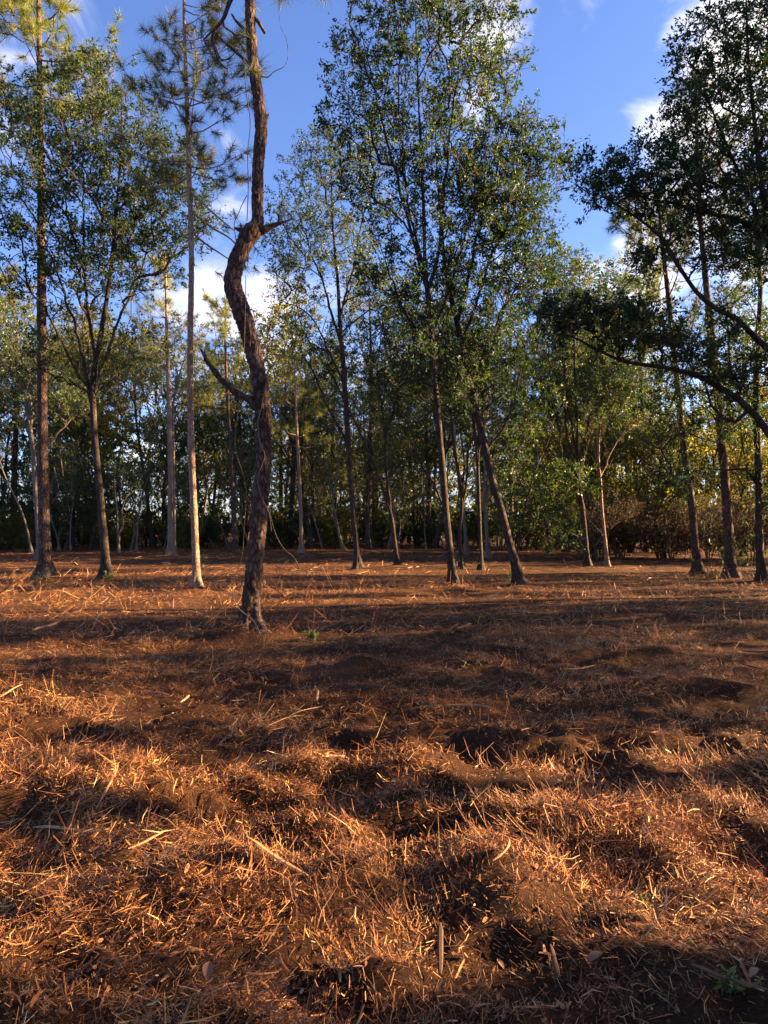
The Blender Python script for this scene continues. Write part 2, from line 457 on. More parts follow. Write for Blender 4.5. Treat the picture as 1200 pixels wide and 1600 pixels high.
# shredded mulch over the ground: nobody could count it
def strands(mb, n, y0, y1, lmin, lmax, wmin, wmax, rise, seg=2):
    g = np.random.default_rng(int(y0 * 10) + 3)
    u = g.random(n)
    y = np.sqrt(y0 ** 2 + u * (y1 ** 2 - y0 ** 2))
    x = (g.random(n) * 2 - 1) * (y * .62 + 1.0)
    # thinner in some places, thicker in windrows
    keep = g.random(n) < np.clip(.62 + .9 * fbm(x / .55, y / .4, 8, 3), .12, 1) * (1 - .55 * track_patch(x, y))
    x = x[keep]; y = y[keep]; n = len(x)
    flow = math.pi * (1.2 * fbm(x / 1.6, y / 1.3, 12, 2)) + .6
    ang = flow + g.normal(0, .75, n)
    rag = (g.random(n) < .35)
    ang[rag] = g.random(rag.sum()) * 2 * math.pi
    L = lmin + (lmax - lmin) * g.random(n) ** 2.6
    W = wmin + (wmax - wmin) * g.random(n) ** 2.5
    tilt = np.abs(g.normal(0, rise, n)) * np.where(g.random(n) < .3, 1.9, .7)
    d = np.stack([np.cos(ang) * np.cos(tilt), np.sin(ang) * np.cos(tilt), np.sin(tilt)], 1)
    side = np.stack([-np.sin(ang), np.cos(ang), g.normal(0, .5, n)], 1)
    side /= np.linalg.norm(side, axis=1)[:, None]
    up = np.cross(d, side)
    z = height(x, y) + .003 + g.random(n) ** 1.5 * (.012 + .045 * np.clip(fbm(x / .22, y / .17, 18, 2), 0, 1))
    p0 = np.stack([x, y, z], 1)
    curl = g.normal(0, .16, n)
    sw = g.normal(0, .12, n)
    rows = []
    for k in range(seg + 1):
        t = k / seg
        c = p0 + d * (L * t)[:, None] + up * (curl * L * t * t)[:, None] + side * (sw * L * t * t)[:, None]
        w = W * (.5 if k in (0, seg) else 1.0) * .5
        rows += [c - side * w[:, None], c + side * w[:, None]]
    v = np.stack(rows, 1).reshape(-1, 3)
    m = 2 * (seg + 1)
    base = (np.arange(n) * m)[:, None]
    q = np.concatenate([base + np.array([[2 * k, 2 * k + 1, 2 * k + 3, 2 * k + 2]]) for k in range(seg)])
    t = np.clip(.48 + .18 * fbm(x / .9, y / .8, 15, 2) + g.normal(0, .17, n) + np.where(g.random(n) < .05, .3, 0), 0, 1)
    mb.add(v, q, None, np.tile(t, seg), 0, False)
def clumps(mb, n, per, y0, y1, rad, lift, lmin, lmax, wmin, wmax, seg, seed, rise=.34):
    """ragged torn heaps: strands of one heap lie roughly one way and stick out of it"""
    g = np.random.default_rng(seed)
    y = np.sqrt(y0 ** 2 + g.random(n * 2) * (y1 ** 2 - y0 ** 2)); x = (g.random(n * 2) * 2 - 1) * (y * .62 + .8)
    m = g.random(n * 2) < np.clip(.5 + 1.7 * fbm(x / .5, y / .36, 31, 3), .02, 1) * (1 - .8 * track_patch(x, y))
    x = x[m][:n]; y = y[m][:n]; n = len(x)
    a0 = math.pi * (1.3 * fbm(x / 1.2, y / .9, 12, 2)) + .5 + g.normal(0, .5, n)
    sz = rad * (.5 + g.random(n))
    ct = np.clip(.5 + .2 * fbm(x / .7, y / .6, 15, 2) + g.normal(0, .13, n), 0, 1)
    k = np.repeat(np.arange(n), (per * sz / rad).astype(int)); N = len(k)
    ox = g.normal(0, 1, N) * sz[k]; oy = g.normal(0, .62, N) * sz[k]
    px = x[k] + ox; py = y[k] + oy
    e = np.exp(-(ox ** 2 + oy ** 2 * 1.6) / (1.3 * sz[k] ** 2))
    z = height(px, py) + .003 + e * lift * sz[k] / rad * g.random(N) ** .6
    ang = a0[k] + g.normal(0, .5, N)
    L = (lmin + (lmax - lmin) * g.random(N) ** 2.4) * (.6 + .4 * sz[k] / rad)
    W = wmin + (wmax - wmin) * g.random(N) ** 2.2
    tilt = g.normal(.06, rise, N)
    d = np.stack([np.cos(ang) * np.cos(tilt), np.sin(ang) * np.cos(tilt), np.sin(tilt)], 1)
    side = np.stack([-np.sin(ang), np.cos(ang), g.normal(0, .6, N)], 1); side /= np.linalg.norm(side, axis=1)[:, None]
    up = np.cross(d, side)
    p0 = np.stack([px, py, z], 1) - d * (L * .4)[:, None]
    p0[:, 2] = np.maximum(p0[:, 2], height(p0[:, 0], p0[:, 1]) - .005)
    curl = g.normal(0, .6, N); sw = g.normal(0, .5, N)
    rows = []
    for q in range(seg + 1):
        t = q / seg
        c = p0 + d * (L * t)[:, None] + up * (curl * L * t * t)[:, None] + side * (sw * L * t * t)[:, None]
        w = (W * (.45 if q in (0, seg) else 1.0) * .5)[:, None]
        rows += [c - side * w, c + side * w]
    v = np.stack(rows, 1).reshape(-1, 3)
    base = (np.arange(N) * 2 * (seg + 1))[:, None]
    quads = np.concatenate([base + np.array([[2 * q, 2 * q + 1, 2 * q + 3, 2 * q + 2]]) for q in range(seg)])
    t = np.clip(ct[k] + g.normal(0, .17, N) + np.where(g.random(N) < .06, .3, 0), 0, 1)
    mb.add(v, quads, None, np.tile(t, seg), 0, False)
b = MB()
strands(b, 105000, 1.7, 4.6, .012, .06, .002, .0075, .30, 1)
strands(b, 2500, 1.7, 4.6, .06, .20, .0015, .006, .13, 2)
strands(b, 6000, 1.7, 4.6, .02, .09, .007, .018, .22, 2)
clumps(b, 1400, 34, 1.7, 4.7, .08, .075, .025, .14, .0018, .007, 2, 41, .28)
clumps(b, 3300, 34, 1.7, 4.7, .05, .06, .010, .05, .002, .009, 1, 44, .45)
strands(b, 85000, 4.6, 10, .012, .075, .003, .010, .2, 1)
clumps(b, 3200, 35, 4.5, 10.5, .10, .08, .02, .125, .003, .010, 1, 42, .28)
strands(b, 45000, 10, 22, .05, .25, .007, .022, .14, 1)
clumps(b, 2300, 20, 10, 24, .24, .07, .07, .26, .007, .02, 1, 43, .15)
strands(b, 30000, 22, 62, .12, .55, .02, .055, .10, 1)
tag(obj('mulch', b.mesh('mulch', [M_MULCH])), 'shredded orange brown mulch strewn over the whole clearing', 'mulch', kind='stuff')

# ------------------------------------------------------------------ trees
def smooth_line(P, step):
    """Catmull-Rom through rows of (x, y, z, r), resampled about every step metres"""
    P = np.asarray(P, float)
    Q = np.vstack([2 * P[0] - P[1], P, 2 * P[-1] - P[-2]])
    out = []
    for i in range(1, len(Q) - 2):
        n = max(1, int(np.linalg.norm(Q[i + 1][:3] - Q[i][:3]) / step))
        t = (np.arange(n) / n)[:, None]
        a, bb, c, d = Q[i - 1], Q[i], Q[i + 1], Q[i + 2]
        out.append(.5 * (2 * bb + (c - a) * t + (2 * a - 5 * bb + 4 * c - d) * t ** 2 + (3 * bb - a - 3 * c + d) * t ** 3))
    out.append(P[-1:])
    o = np.concatenate(out)
    o[:, 3] = np.maximum(o[:, 3], .002)
    return o

def px_line(pts, Y, base, wf=1.0):
    """pixel rows (px, py, width px[, metres nearer(-)/farther(+)]) -> local rows (x, y, z, r)"""
    rows = []
    for p in pts:
        d = p[3] if len(p) > 3 else 0
        w = at(p[0], p[1], Y + d) - base
        rows.append([*w, wf * p[2] / 2 / F * (Y + d)])
    return rows

def grow_crown(stems, env, nclump, rg, clump_r=.55, sprigs=7, leaves=12, leaf=(.09, .042), zmin=None, wood=None, leafy=None, tint=(.5, .2),
               pipe=.0075, wmat=0, lmat=0, tmat=1, droop=0.0, gap=.62, twigs=True, rmin=0.0):
    """stems: list of (n,4) arrays. env: list of (centre, radii, weight). Branches reach from the stems to every clump of the crown,
    each clump is a spray of leafy twigs."""
    pos = np.concatenate([s[:, :3] for s in stems]); par = []
    off = 0
    for s in stems:
        par += [-1] + list(range(off, off + len(s) - 1)); off += len(s)
    rad0 = np.concatenate([s[:, 3] for s in stems])
    nst = len(pos)
    w = np.array([e[2] for e in env], float); w /= w.sum()
    cl = []
    tries = 0
    while len(cl) < nclump and tries < nclump * 14:
        tries += 1
        c, r, _ = env[rg.choice(len(env), p=w)]
        v = rg.normal(size=3); v /= np.linalg.norm(v); v *= rg.random() ** .42
        p = np.array(c) + v * np.array(r)
        if cl and tries < nclump * 9:
            dd = np.linalg.norm(np.array(cl) - p, axis=1).min()
            if dd < clump_r * gap: continue
        cl.append(p)
    cl = np.array(cl)
    d0 = np.array([np.linalg.norm(pos - c, axis=1).min() for c in cl])
    order = np.argsort(d0)
    P = [p for p in pos]; par = list(par)
    okz = (np.median(cl[:, 2]) * .25 if zmin is None else zmin)
    Parr = np.zeros((nst + len(cl) * 5, 3)); Parr[:nst] = pos
    allow = np.zeros(len(Parr), bool); allow[:nst] = pos[:, 2] > okz
    if not allow.any(): allow[:nst] = True
    cnt = nst
    paths = []
    ends = []
    for ci in order:
        c = cl[ci]
        D = c - Parr[:cnt]
        hd = np.hypot(D[:, 0], D[:, 1])
        dist = np.linalg.norm(D, axis=1)
        cost = dist + 1.6 * np.maximum(0, .8 * hd - D[:, 2]) + np.where(allow[:cnt], 0, 1e3) + .25 * (np.arange(cnt) < nst)
        s = int(np.argmin(cost))
        p0 = Parr[s]
        L = dist[s]
        mid = p0 * .5 + c * .5 + np.array([0, 0, (.10 - droop) * L]) + rg.normal(0, .07 * L + .01, 3)
        nseg = 4 if L > .8 else 3
        idx = [s]
        for k in range(1, nseg + 1):
            t = k / nseg
            q = (1 - t) ** 2 * p0 + 2 * t * (1 - t) * mid + t * t * c
            if k < nseg: q = q + rg.normal(0, .025 * L + .004, 3)
            Parr[cnt] = q; par.append(idx[-1]); allow[cnt] = True
            idx.append(cnt); cnt += 1
        paths.append(idx); ends.append((ci, idx[-1], idx[-2]))
    A = np.zeros(cnt)
    for ci, e, _ in ends: A[e] += 1
    for i in range(cnt - 1, -1, -1):
        if par[i] >= 0: A[par[i]] += A[i]
    rad = pipe * np.sqrt(np.maximum(A, .3))
    rad[:nst] = rad0
    for idx in paths:
        pts = Parr[idx]
        r = rad[idx].copy()
        r[0] = min(r[0], r[1] * 1.15)
        if idx[0] < nst: r = np.minimum(r, rad0[idx[0]] * .8)
        r = np.maximum(r, .004)
        if r[0] < rmin: continue
        wood.tube(pts, r, 7 if r[0] > .05 else (5 if r[0] > .02 else 3), wmat, rg.random())
    # sprays
    tb, te, lp, la, lt = [], [], [], [], []
    for ci, e, pe in ends:
        c = Parr[e]; od = c - Parr[pe]; od /= np.linalg.norm(od) + 1e-9
        cr = clump_r * (.65 + .7 * rg.random())
        k = max(2, int(sprigs * (.5 + rg.random())))
        d = rg.normal(size=(k, 3)) + od * .7 + np.array([0, 0, .35])
        d /= np.linalg.norm(d, axis=1)[:, None]
        en = c + d * (cr * (.45 + .6 * rg.random(k)))[:, None]
        tb.append(np.repeat(c[None], k, 0)); te.append(en)
        m = max(3, int(leaves * (.6 + .8 * rg.random())))
        t = .4 + .68 * rg.random((k, m)) ** .6
        p = c + (en - c)[:, None] * t[:, :, None] + rg.normal(0, .02 + .035 * cr, (k, m, 3))
        ax = d[:, None] * .9 + rg.normal(0, .75, (k, m, 3)) - np.array([0, 0, .15])
        lp.append(p.reshape(-1, 3)); la.append(ax.reshape(-1, 3))
        base_t = np.clip(rg.normal(tint[0], tint[1] * .7), 0, 1)
        lt.append(np.clip(rg.normal(base_t, tint[1] * .7, k * m), 0, 1))
    lp = np.concatenate(lp); la = np.concatenate(la); lt = np.concatenate(lt)
    tb = np.concatenate(tb); te = np.concatenate(te)
    if twigs: leafy.prisms(tb, te, .006 * leaf[0] / .09, .002 * leaf[0] / .09, tmat, .4)
    L = leaf[0] * (.65 + .7 * rg.random(len(lp)))
    leafy.leaves(lp, la, L, L * leaf[1] / leaf[0] * (.8 + .4 * rg.random(len(lp))), lt, lmat, .6, rg)
    return len(lp)

def flare(stem, amount=.5, h=.35):
    z = stem[:, 2] - stem[0, 2]
    stem[:, 3] *= 1 + amount * np.exp(-z / h)
    return stem

def tree_thing(name, label, cat, base, group=None):
    o = obj(name, None, None, base)
    o.empty_display_size = .2
    return tag(o, label, cat, group)

def base_at(px, py):
    x, y = gpt(px, py)
    return np.array([x, y, h1(x, y) - .04])

def near_oak(name, label, px, py, stem, limbs, env, nclump, bark=None, leafm=None, group=None, seed=1, sides=18, step=.12, rough=.12, depth=None, wf=.70, **kw):
    rg = np.random.default_rng(seed)
    base = base_at(px, py) if depth is None else np.array([*(at(px, py, depth)[:2]), 0])
    if depth is not None: base[2] = h1(base[0], base[1]) - .04
    Y = base[1]
    root = tree_thing(name, label, 'tree', base, group)
    st = smooth_line(px_line([(px, py, stem[0][2])] + list(stem[1:]), Y, base, wf), step)
    st[0, :3] = 0
    flare(st, .35, .3)
    wood = MB(); wood.tube(st[:, :3], st[:, 3], sides, 0, .5, rough, seed, True, .7)
    stems = [st]
    for L in limbs:
        ls = smooth_line(px_line(L, Y, base, wf), .18)
        nl = len(ls)
        if nl > 4:
            kk = np.linspace(0, 1, nl)
            amp = np.minimum(kk * 4, 1)[:, None] * .09 * max(.6, Y / 20)
            ls[:, :3] += amp * np.stack([fbm(kk * nl * .35 + q * 9, kk * 0 + seed + q, 40 + q, 3) for q in range(3)], 1)
        stems.append(ls)
        lb = MB()
        for q in range(int(nl * .9)):
            c0 = rg.integers(1, nl); b0 = ls[c0, :3]; dr = rg.normal(0, 1, 3) + np.array([0, 0, .4]); dr /= np.linalg.norm(dr)
            tl = rg.uniform(.15, .7); m0 = b0 + dr * tl * .5 + rg.normal(0, .05, 3); e0 = m0 + (dr + rg.normal(0, .5, 3)) * tl * .5; e1 = m0 + (dr + rg.normal(0, .7, 3)) * tl * .35
            r0 = min(.007, ls[c0, 3] * .6)
            lb.tube([b0, m0, e0], [r0, r0 * .7, .002], 3, 0, .4); lb.prisms([m0], [e1], r0 * .6, .0015, 0, .4)
        lb.tube(ls[:, :3], ls[:, 3], 9, 0, .5, rough * .8, seed + 2)
        obj('limb', lb.mesh('limb', [bark or M_OAK]), root)
    E = []
    for e in env:
        cx, cy, rx, ry, wgt = e[:5]
        dz = e[5] if len(e) > 5 else 0
        dr = e[6] if len(e) > 6 else min(rx / F * Y, 2.6)
        E.append((at(cx, cy, Y + dz) - base, (rx / F * Y, dr, ry / F * Y), wgt))
    leafy = MB()
    n = grow_crown(stems, E, nclump, rg, wood=wood, leafy=leafy, **kw)
    obj('trunk', wood.mesh('trunk', [bark or M_OAK]), root)
    obj('crown', leafy.mesh('crown', [leafm or L_OAK, M_TWIG]), root)
    return root

def tufts(mb, c, d, per, length, width, rg, tmean=.5, mat=0):
    c = np.asarray(c, float); d = np.asarray(d, float); d = d / (np.linalg.norm(d, axis=1)[:, None] + 1e-9)
    n = len(c)
    v = rg.normal(size=(n, per, 3)); v /= np.linalg.norm(v, axis=2)[:, :, None]
    v = v + d[:, None] * .75; v[..., 2] -= .12
    v /= np.linalg.norm(v, axis=2)[:, :, None]
    b0 = c[:, None] - d[:, None] * (rg.random((n, per, 1)) * length * .8)
    L = length * (.7 + .5 * rg.random((n, per, 1)))
    t = np.clip(np.repeat(rg.normal(tmean, .15, (n, 1)), per, 1) + rg.normal(0, .14, (n, per)), 0, 1)
    mb.needles(b0.reshape(-1, 3), (b0 + v * L).reshape(-1, 3), width, t.ravel(), mat, rg)

def pine_limbs(st, zlo, zhi, lmax, rg, wood, leafy, per=55, nl=.24, nw=.007, every=.45, shape=None, dens=1.0, az=None, tmean=.5, whorl=(2, 5)):
    """whorls of upcurved limbs with needle tufts at their ends"""
    z = zlo
    C, D = [], []
    while z < zhi:
        f = (z - zlo) / max(.01, zhi - zlo)
        prof = shape(f) if shape else (1 - f) ** .7 * (.55 + .45 * min(1, f * 5))
        i = int(np.argmin(np.abs(st[:, 2] - z)))
        p0 = st[i, :3]
        for k in range(rg.integers(*whorl)):
            a = rg.random() * 2 * math.pi if az is None else az + rg.normal(0, 1)
            L = lmax * prof * (.55 + .6 * rg.random()) + .25
            hd = np.array([math.cos(a), math.sin(a), 0])
            sag = rg.uniform(-.05, .3)
            pts = [p0]
            for t in (.25, .5, .75, 1.0):
                pts.append(p0 + hd * L * t + np.array([0, 0, L * (-.25 * t * sag * 4 * (1 - t) + (.35 + .3 * f) * t * t)]) + rg.normal(0, .05 * L, 3) * t)
            pts = np.array(pts)
            r0 = min(.007 + .009 * L, st[i, 3] * .6)
            wood.tube(pts, np.linspace(r0, .005, 5), 5 if L > 1 else 4, 0, .4)
            C.append(pts[-1]); D.append(pts[-1] - pts[-2])
            ns = int((1.5 + L * 3.2) * dens)
            for q in range(ns):
                t = .35 + .62 * rg.random()
                j = min(3, int(t * 4)); b0 = pts[j] + (pts[j + 1] - pts[j]) * (t * 4 - j)
                sd = hd * .7 + rg.normal(0, .7, 3) + np.array([0, 0, .35]); sd /= np.linalg.norm(sd)
                sl = (.18 + .42 * rg.random()) * min(1, .4 + L * .5)
                m = b0 + sd * sl * .55 + np.array([0, 0, -.05 * sl]); e = b0 + sd * sl + np.array([0, 0, .14 * sl])
                wood.tube([b0, m, e], [.008, .006, .004], 3, 0, .4)
                C.append(e); D.append(e - m)
        z += every * (.6 + .8 * rg.random())
    top = st[-1, :3]
    for k in range(5):
        C.append(top + rg.normal(0, .12, 3)); D.append(np.array([0, 0, 1.0]) + rg.normal(0, .4, 3))
    tufts(leafy, C, D, per, nl, nw, rg, tmean)
    return len(C)

def near_pine(name, label, px, py, stem, zpx, lmax, bark=None, needle=None, seed=3, sides=18, step=.12, rough=.10, shape=None, group=None, depth=None, extra=None, wf=.8, **kw):
    rg = np.random.default_rng(seed)
    base = base_at(px, py) if depth is None else np.array([*(at(px, py, depth)[:2]), 0])
    if depth is not None: base[2] = h1(base[0], base[1]) - .04
    Y = base[1]
    root = tree_thing(name, label, 'tree', base, group)
    st = smooth_line(px_line([(px, py, stem[0][2])] + list(stem[1:]), Y, base, wf), step)
    st[0, :3] = 0
    flare(st, .3, .3)
    wood = MB(); wood.tube(st[:, :3], st[:, 3], sides, 0, .5, rough, seed, True, .7)
    leafy = MB()
    zz = [at(0, p, Y)[2] - base[2] for p in zpx]
    pine_limbs(st, zz[0], zz[1], lmax, rg, wood, leafy, shape=shape, **kw)
    if extra: extra(root, wood, leafy, Y, base, rg)
    obj('trunk', wood.mesh('trunk', [bark or M_PINE]), root)
    obj('crown', leafy.mesh('crown', [needle or L_NEEDLE]), root)
    return root

# ---- the crooked pine in front
def crooked():
    px, py = 392, 992
    rg = np.random.default_rng(21)
    base = base_at(px, py); Y = base[1]
    root = tree_thing('pine_tree', 'crooked reddish pine with an S bend and broken limbs, nearest of all the trees', 'tree', base)
    line = [(392, 996, 35), (391, 955, 28), (398, 880, 27), (405, 800, 27), (412, 705, 25.5), (411, 640, 26.5), (405, 590, 25), (391, 532, 26), (377, 487, 28.5),
            (365, 452, 29), (364, 430, 27), (372, 403, 26), (384, 377, 27), (395, 361, 29), (402, 350, 22), (402.5, 338, 18.5), (402, 312, 18), (403, 262, 18), (408, 205, 20), (404, 155, 18.5), (397, 110, 17),
            (393, 60, 16), (390, 0, 15), (388, -100, 13), (391, -200, 10), (388, -300, 8), (392, -400, 4)]
    st = smooth_line(px_line(line, Y, base), .022); st[0, :3] = [0, 0, -.02]
    flare(st, .30, .18)
    wood = MB(); wood.tube(st[:, :3], st[:, 3], 48, 0, .5, .17, 4, True, .5)
    def branch(name, pts, sides=10, rough=.12, label=None, mat=M_PINE):
        s = smooth_line(px_line(pts, Y, base), .05)
        mb = MB(); mb.tube(s[:, :3], s[:, 3], sides, 0, .4, rough, 9)
        o = obj(name, mb.mesh(name, [mat]), root)
        if label: o['label'] = label
        return s
    branch('broken_limb', [(410, 640, 24), (400, 632, 19), (391, 625, 14.5), (381, 620, 12.5), (368, 613, 11.5), (358, 602, 11), (346, 594, 10), (336, 581, 9.5), (330, 573, 7), (322, 563, 6.5), (317, 551, 4), (311, 542, 1.2)], 12, .3, 'broken bare limb curving up to the left')
    branch('splinter', [(327, 568, 5), (322, 559, 3), (319, 548, 1)], 5, .3)
    branch('splinter', [(334, 578, 5), (326, 571, 3), (318, 566, .8)], 5, .3)
    branch('stub', [(392, 362, 16), (384, 360, 11), (375, 359, 8), (366, 356, 3)], 8, .2)
    branch('stub', [(400, 360, 18), (412, 359, 14), (424, 353, 10), (434, 350, 7), (446, 346, 3.5), (458, 340, 1.5)], 9, .2)
    branch('stub', [(434, 351, 5), (437, 344, 5), (436, 338, 3.5), (433, 333, 1.5)], 7, .2)
    branch('stub', [(408, 188, 12), (414, 187, 9), (418, 182, 5), (420, 177, 1)], 8, .25)
    branch('stub', [(400, 120, 8), (407, 119, 6), (411, 116, 2)], 7, .2)
    branch('stub', [(402, 143, 6), (406, 141, 5), (409, 138, 1)], 7, .2)
    branch('stub', [(389, 116, 5), (383, 117, 4), (380, 116, 2)], 6, .2)
    branch('branch', [(395, 26, 6), (403, 33, 6), (409, 43, 5.5), (414, 52, 5)], 7, .15)
    branch('branch', [(392, 102, 5), (376, 88, 4.5), (360, 74, 4), (348, 64, 3), (338, 50, 2)], 6, .1)
    branch('branch', [(390, 55, 5), (378, 42, 5), (368, 32, 4), (362, 22, 3)], 6, .1)
    branch('branch', [(389, -60, 10), (372, -25, 8.5), (358, 5, 7.5), (350, 27, 6.5), (338, 45, 5), (331, 60, 4), (336, 80, 3), (345, 100, 2.5), (356, 108, 2)], 7, .1)
    branch('branch', [(356, 10, 4), (348, 32, 3.5), (350, 42, 3), (362, 50, 3), (372, 62, 2.5), (380, 78, 1.5)], 6, .1)
    branch('branch', [(349, 30, 4.5), (336, 44, 3.5), (324, 56, 3), (319, 62, 2)], 6, .1)
    branch('branch', [(332, 58, 3), (338, 76, 3), (346, 94, 2.5), (360, 90, 2), (366, 84, 1.2)], 6, .1)
    branch('branch', [(404, 118, 3), (418, 121, 2), (428, 112, 1.4), (445, 103, 1.0), (450, 85, .9), (447, 60, .8), (437, 35, .7), (436, -20, .7)], 5, .1)
    leafy = MB()
    C, D = [], []
    for (a, c, dx, dy, dd) in [(408, 96, 1, .4, .1), (404, 112, 1, -.2, -.2), (383, 80, -1, .4, .2), (378, 55, -1, .3, -.1), (398, 8, .4, -.4, .3), (382, 30, -1, .2, .4),
                               (372, 78, -1, 0, .5), (376, 102, -1, -.3, .5), (440, -2, .1, -1, .2), (436, -8, -.3, -1, .3), (444, -6, .4, -1, 0), (500, -12, 0, -1, .3), (512, -8, .5, -1, 0), (488, -14, -.5, -.8, 0)]:
        C.append(at(a, c, Y + dd) - base); D.append([dx, 0, dy])
    tufts(leafy, C, D, 90, .26, .006, rg, .3)
    top = st[st[:, 2] > 11.3]
    pine_limbs(top, 11.4, 13.6, 2.0, rg, wood, leafy, per=50, nl=.24, nw=.006)
    obj('trunk', wood.mesh('trunk', [M_PINE]), root)
    obj('crown', leafy.mesh('crown', [L_NEEDLE]), root)
    # vines that hang on it
    def vine(label, pts, w, mat=M_VINE, n='vine'):
        s = smooth_line(px_line([(p[0], p[1], w, p[2]) for p in pts], Y, base), .05)
        mb = MB(); mb.tube(s[:, :3], s[:, 3], 5, 0, .7)
        o = obj(n, mb.mesh(n, [mat]), None, base)
        return tag(o, label, 'vine', 'vines hanging on the crooked pine')
    vine('pale vine winding down the upper trunk of the crooked pine, below the broken limb', [(416, 598, -.16), (408, 640, -.20), (403, 660, -.2), (406, 690, -.21), (414, 712, -.22), (406, 735, -.22), (403, 755, -.22), (410, 780, -.23), (420, 800, -.2), (424, 830, -.12)], 1.2)
    vine('pale vine looping from the foot of the crooked pine down to the mulch', [(366, 900, -.3), (364, 930, -.33), (372, 950, -.3), (384, 960, -.28), (396, 970, -.30), (404, 985, -.36), (412, 1006, -.5), (417, 1022, -.55)], 1.4)
    vine('dark thin vine hanging free left of the crooked pine trunk', [(384, 430, -.2), (381, 560, -.3), (372, 640, -.2), (368, 700, -.3), (384, 760, -.3), (381, 830, -.3), (378, 870, -.3), (364, 915, -.35), (366, 935, -.35)], 1.1, M_TWIG)
    vine('tangled vine strands down the upper left side of the crooked pine', [(382, 90, -.1), (384, 140, -.12), (391, 190, -.14), (387, 240, -.12), (388, 290, -.1), (386, 345, -.1)], 1.4, M_TWIG)
    vine('curled bare tendril left of the elbow of the crooked pine', [(386, 305, 0), (378, 320, 0), (372, 335, 0), (366, 348, 0), (368, 372, 0), (370, 380, 0)], 1.3, M_TWIG)
    return root
crooked()

G_MID = 'oaks standing in the clearing'
# ---- left: tall pine with golden top, oak beside it, slim pine
near_pine('pine_tree', 'tall straight pine at the left edge with golden sunlit needles at its top', 72, 906,
          [(72, 906, 23), (70, 850, 21), (68, 780, 20), (66, 650, 18), (65, 450, 16), (64, 250, 12), (62, 120, 10), (60, 0, 8), (58, -120, 4)], (150, -120), 3.0, wf=.86, seed=31, needle=L_NEEDLE2, per=80, nl=.30, nw=.013, every=.26, dens=1.7, tmean=.45, whorl=(1, 4))
near_oak('oak_tree', 'forked oak with dense dark crown between the left pine and the slim pine', 166, 910,
         [(166, 910, 20), (163, 850, 17), (157, 780, 16), (150, 710, 15), (146, 650, 14), (146, 590, 13), (158, 520, 11), (172, 430, 9), (182, 330, 7), (190, 220, 4), (190, 140, 2)],
         [[(146, 645, 9), (136, 590, 8), (122, 530, 6.5), (104, 470, 5.5), (84, 420, 4), (60, 350, 2)],
          [(148, 610, 8), (165, 560, 7), (185, 500, 5.5), (208, 450, 4.5), (232, 380, 2)],
          [(140, 610, 6), (110, 560, 5), (60, 470, 4), (0, 400, 2)],
          [(152, 570, 8), (140, 500, 7), (130, 420, 6), (128, 320, 4), (130, 220, 2)]],
         [(110, 210, 100, 90, 1.6, -.8), (195, 250, 90, 110, 1.7), (60, 330, 100, 110, 1.6, -.8), (200, 390, 100, 90, 1.6), (285, 330, 60, 80, .9), (110, 430, 110, 70, 1.1), (150, 140, 60, 50, .6), (250, 240, 60, 60, .6), (60, 560, 70, 60, .35), (200, 560, 60, 50, .25), (20, 180, 60, 60, .6)],
         500, seed=32, clump_r=0.5, sprigs=8, leaves=15, leaf=(0.092, 0.040), tint=(.4, .25), group=G_MID)
def slim_extra(root, wood, leafy, Y, base, rg):
    C, D = [], []
    for pts in ([(298, 300, 4), (330, 330, 3, -.4), (365, 360, 2, -.8)], [(296, 360, 4), (320, 380, 3, .3), (350, 400, 2, .5), (372, 415, 1.5, .6)], [(297, 275, 4), (265, 290, 3, .3), (240, 265, 2, .4)],
                [(298, 330, 4), (330, 355, 3.5, .1), (362, 375, 2.5, 0), (388, 408, 2, -.1)]):
        s = smooth_line(px_line(pts, Y, base), .12); wood.tube(s[:, :3], s[:, 3], 5, 0, .4)
        for k in range(5):
            C.append(s[-1, :3] + rg.normal(0, .22, 3)); D.append(s[-1, :3] - s[-3, :3] + rg.normal(0, .1, 3))
    tufts(leafy, C, D, 60, .26, .009, rg, .35)
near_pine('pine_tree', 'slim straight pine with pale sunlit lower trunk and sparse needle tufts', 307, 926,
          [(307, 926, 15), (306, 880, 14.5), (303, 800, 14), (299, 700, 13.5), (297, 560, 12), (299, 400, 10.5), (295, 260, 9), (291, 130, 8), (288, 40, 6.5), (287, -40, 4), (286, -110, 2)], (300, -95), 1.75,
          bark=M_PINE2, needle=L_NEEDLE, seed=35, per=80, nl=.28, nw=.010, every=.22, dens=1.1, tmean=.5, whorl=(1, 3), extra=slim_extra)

# ---- middle oaks
near_oak('oak_tree', 'oak with straight trunk and airy crown just right of the crooked pine', 560, 891,
         [(560, 891, 15), (556, 840, 13), (550, 780, 12.5), (545, 700, 12), (540, 620, 11.5), (536, 560, 11), (531, 500, 9), (527, 430, 7), (520, 350, 5), (517, 260, 2.5)],
         [[(541, 690, 6), (520, 650, 5), (500, 610, 4), (480, 560, 3)], [(534, 540, 7), (512, 470, 5.5), (490, 400, 4), (462, 330, 2)], [(530, 500, 6), (545, 440, 5), (560, 380, 4), (575, 300, 2)], [(537, 600, 6), (505, 530, 4), (470, 480, 3), (435, 470, 2)]],
         [(510, 260, 60, 60, 1), (480, 340, 70, 70, 1.3), (560, 320, 70, 80, 1.3), (460, 420, 50, 60, .8), (530, 420, 80, 60, 1), (590, 450, 50, 50, .6), (470, 520, 60, 50, .5), (560, 240, 60, 50, .7)],
         290, seed=41, clump_r=0.55, sprigs=7, leaves=14, leaf=(0.092, 0.040), leafm=L_MID, group=G_MID, tint=(.5, .25))
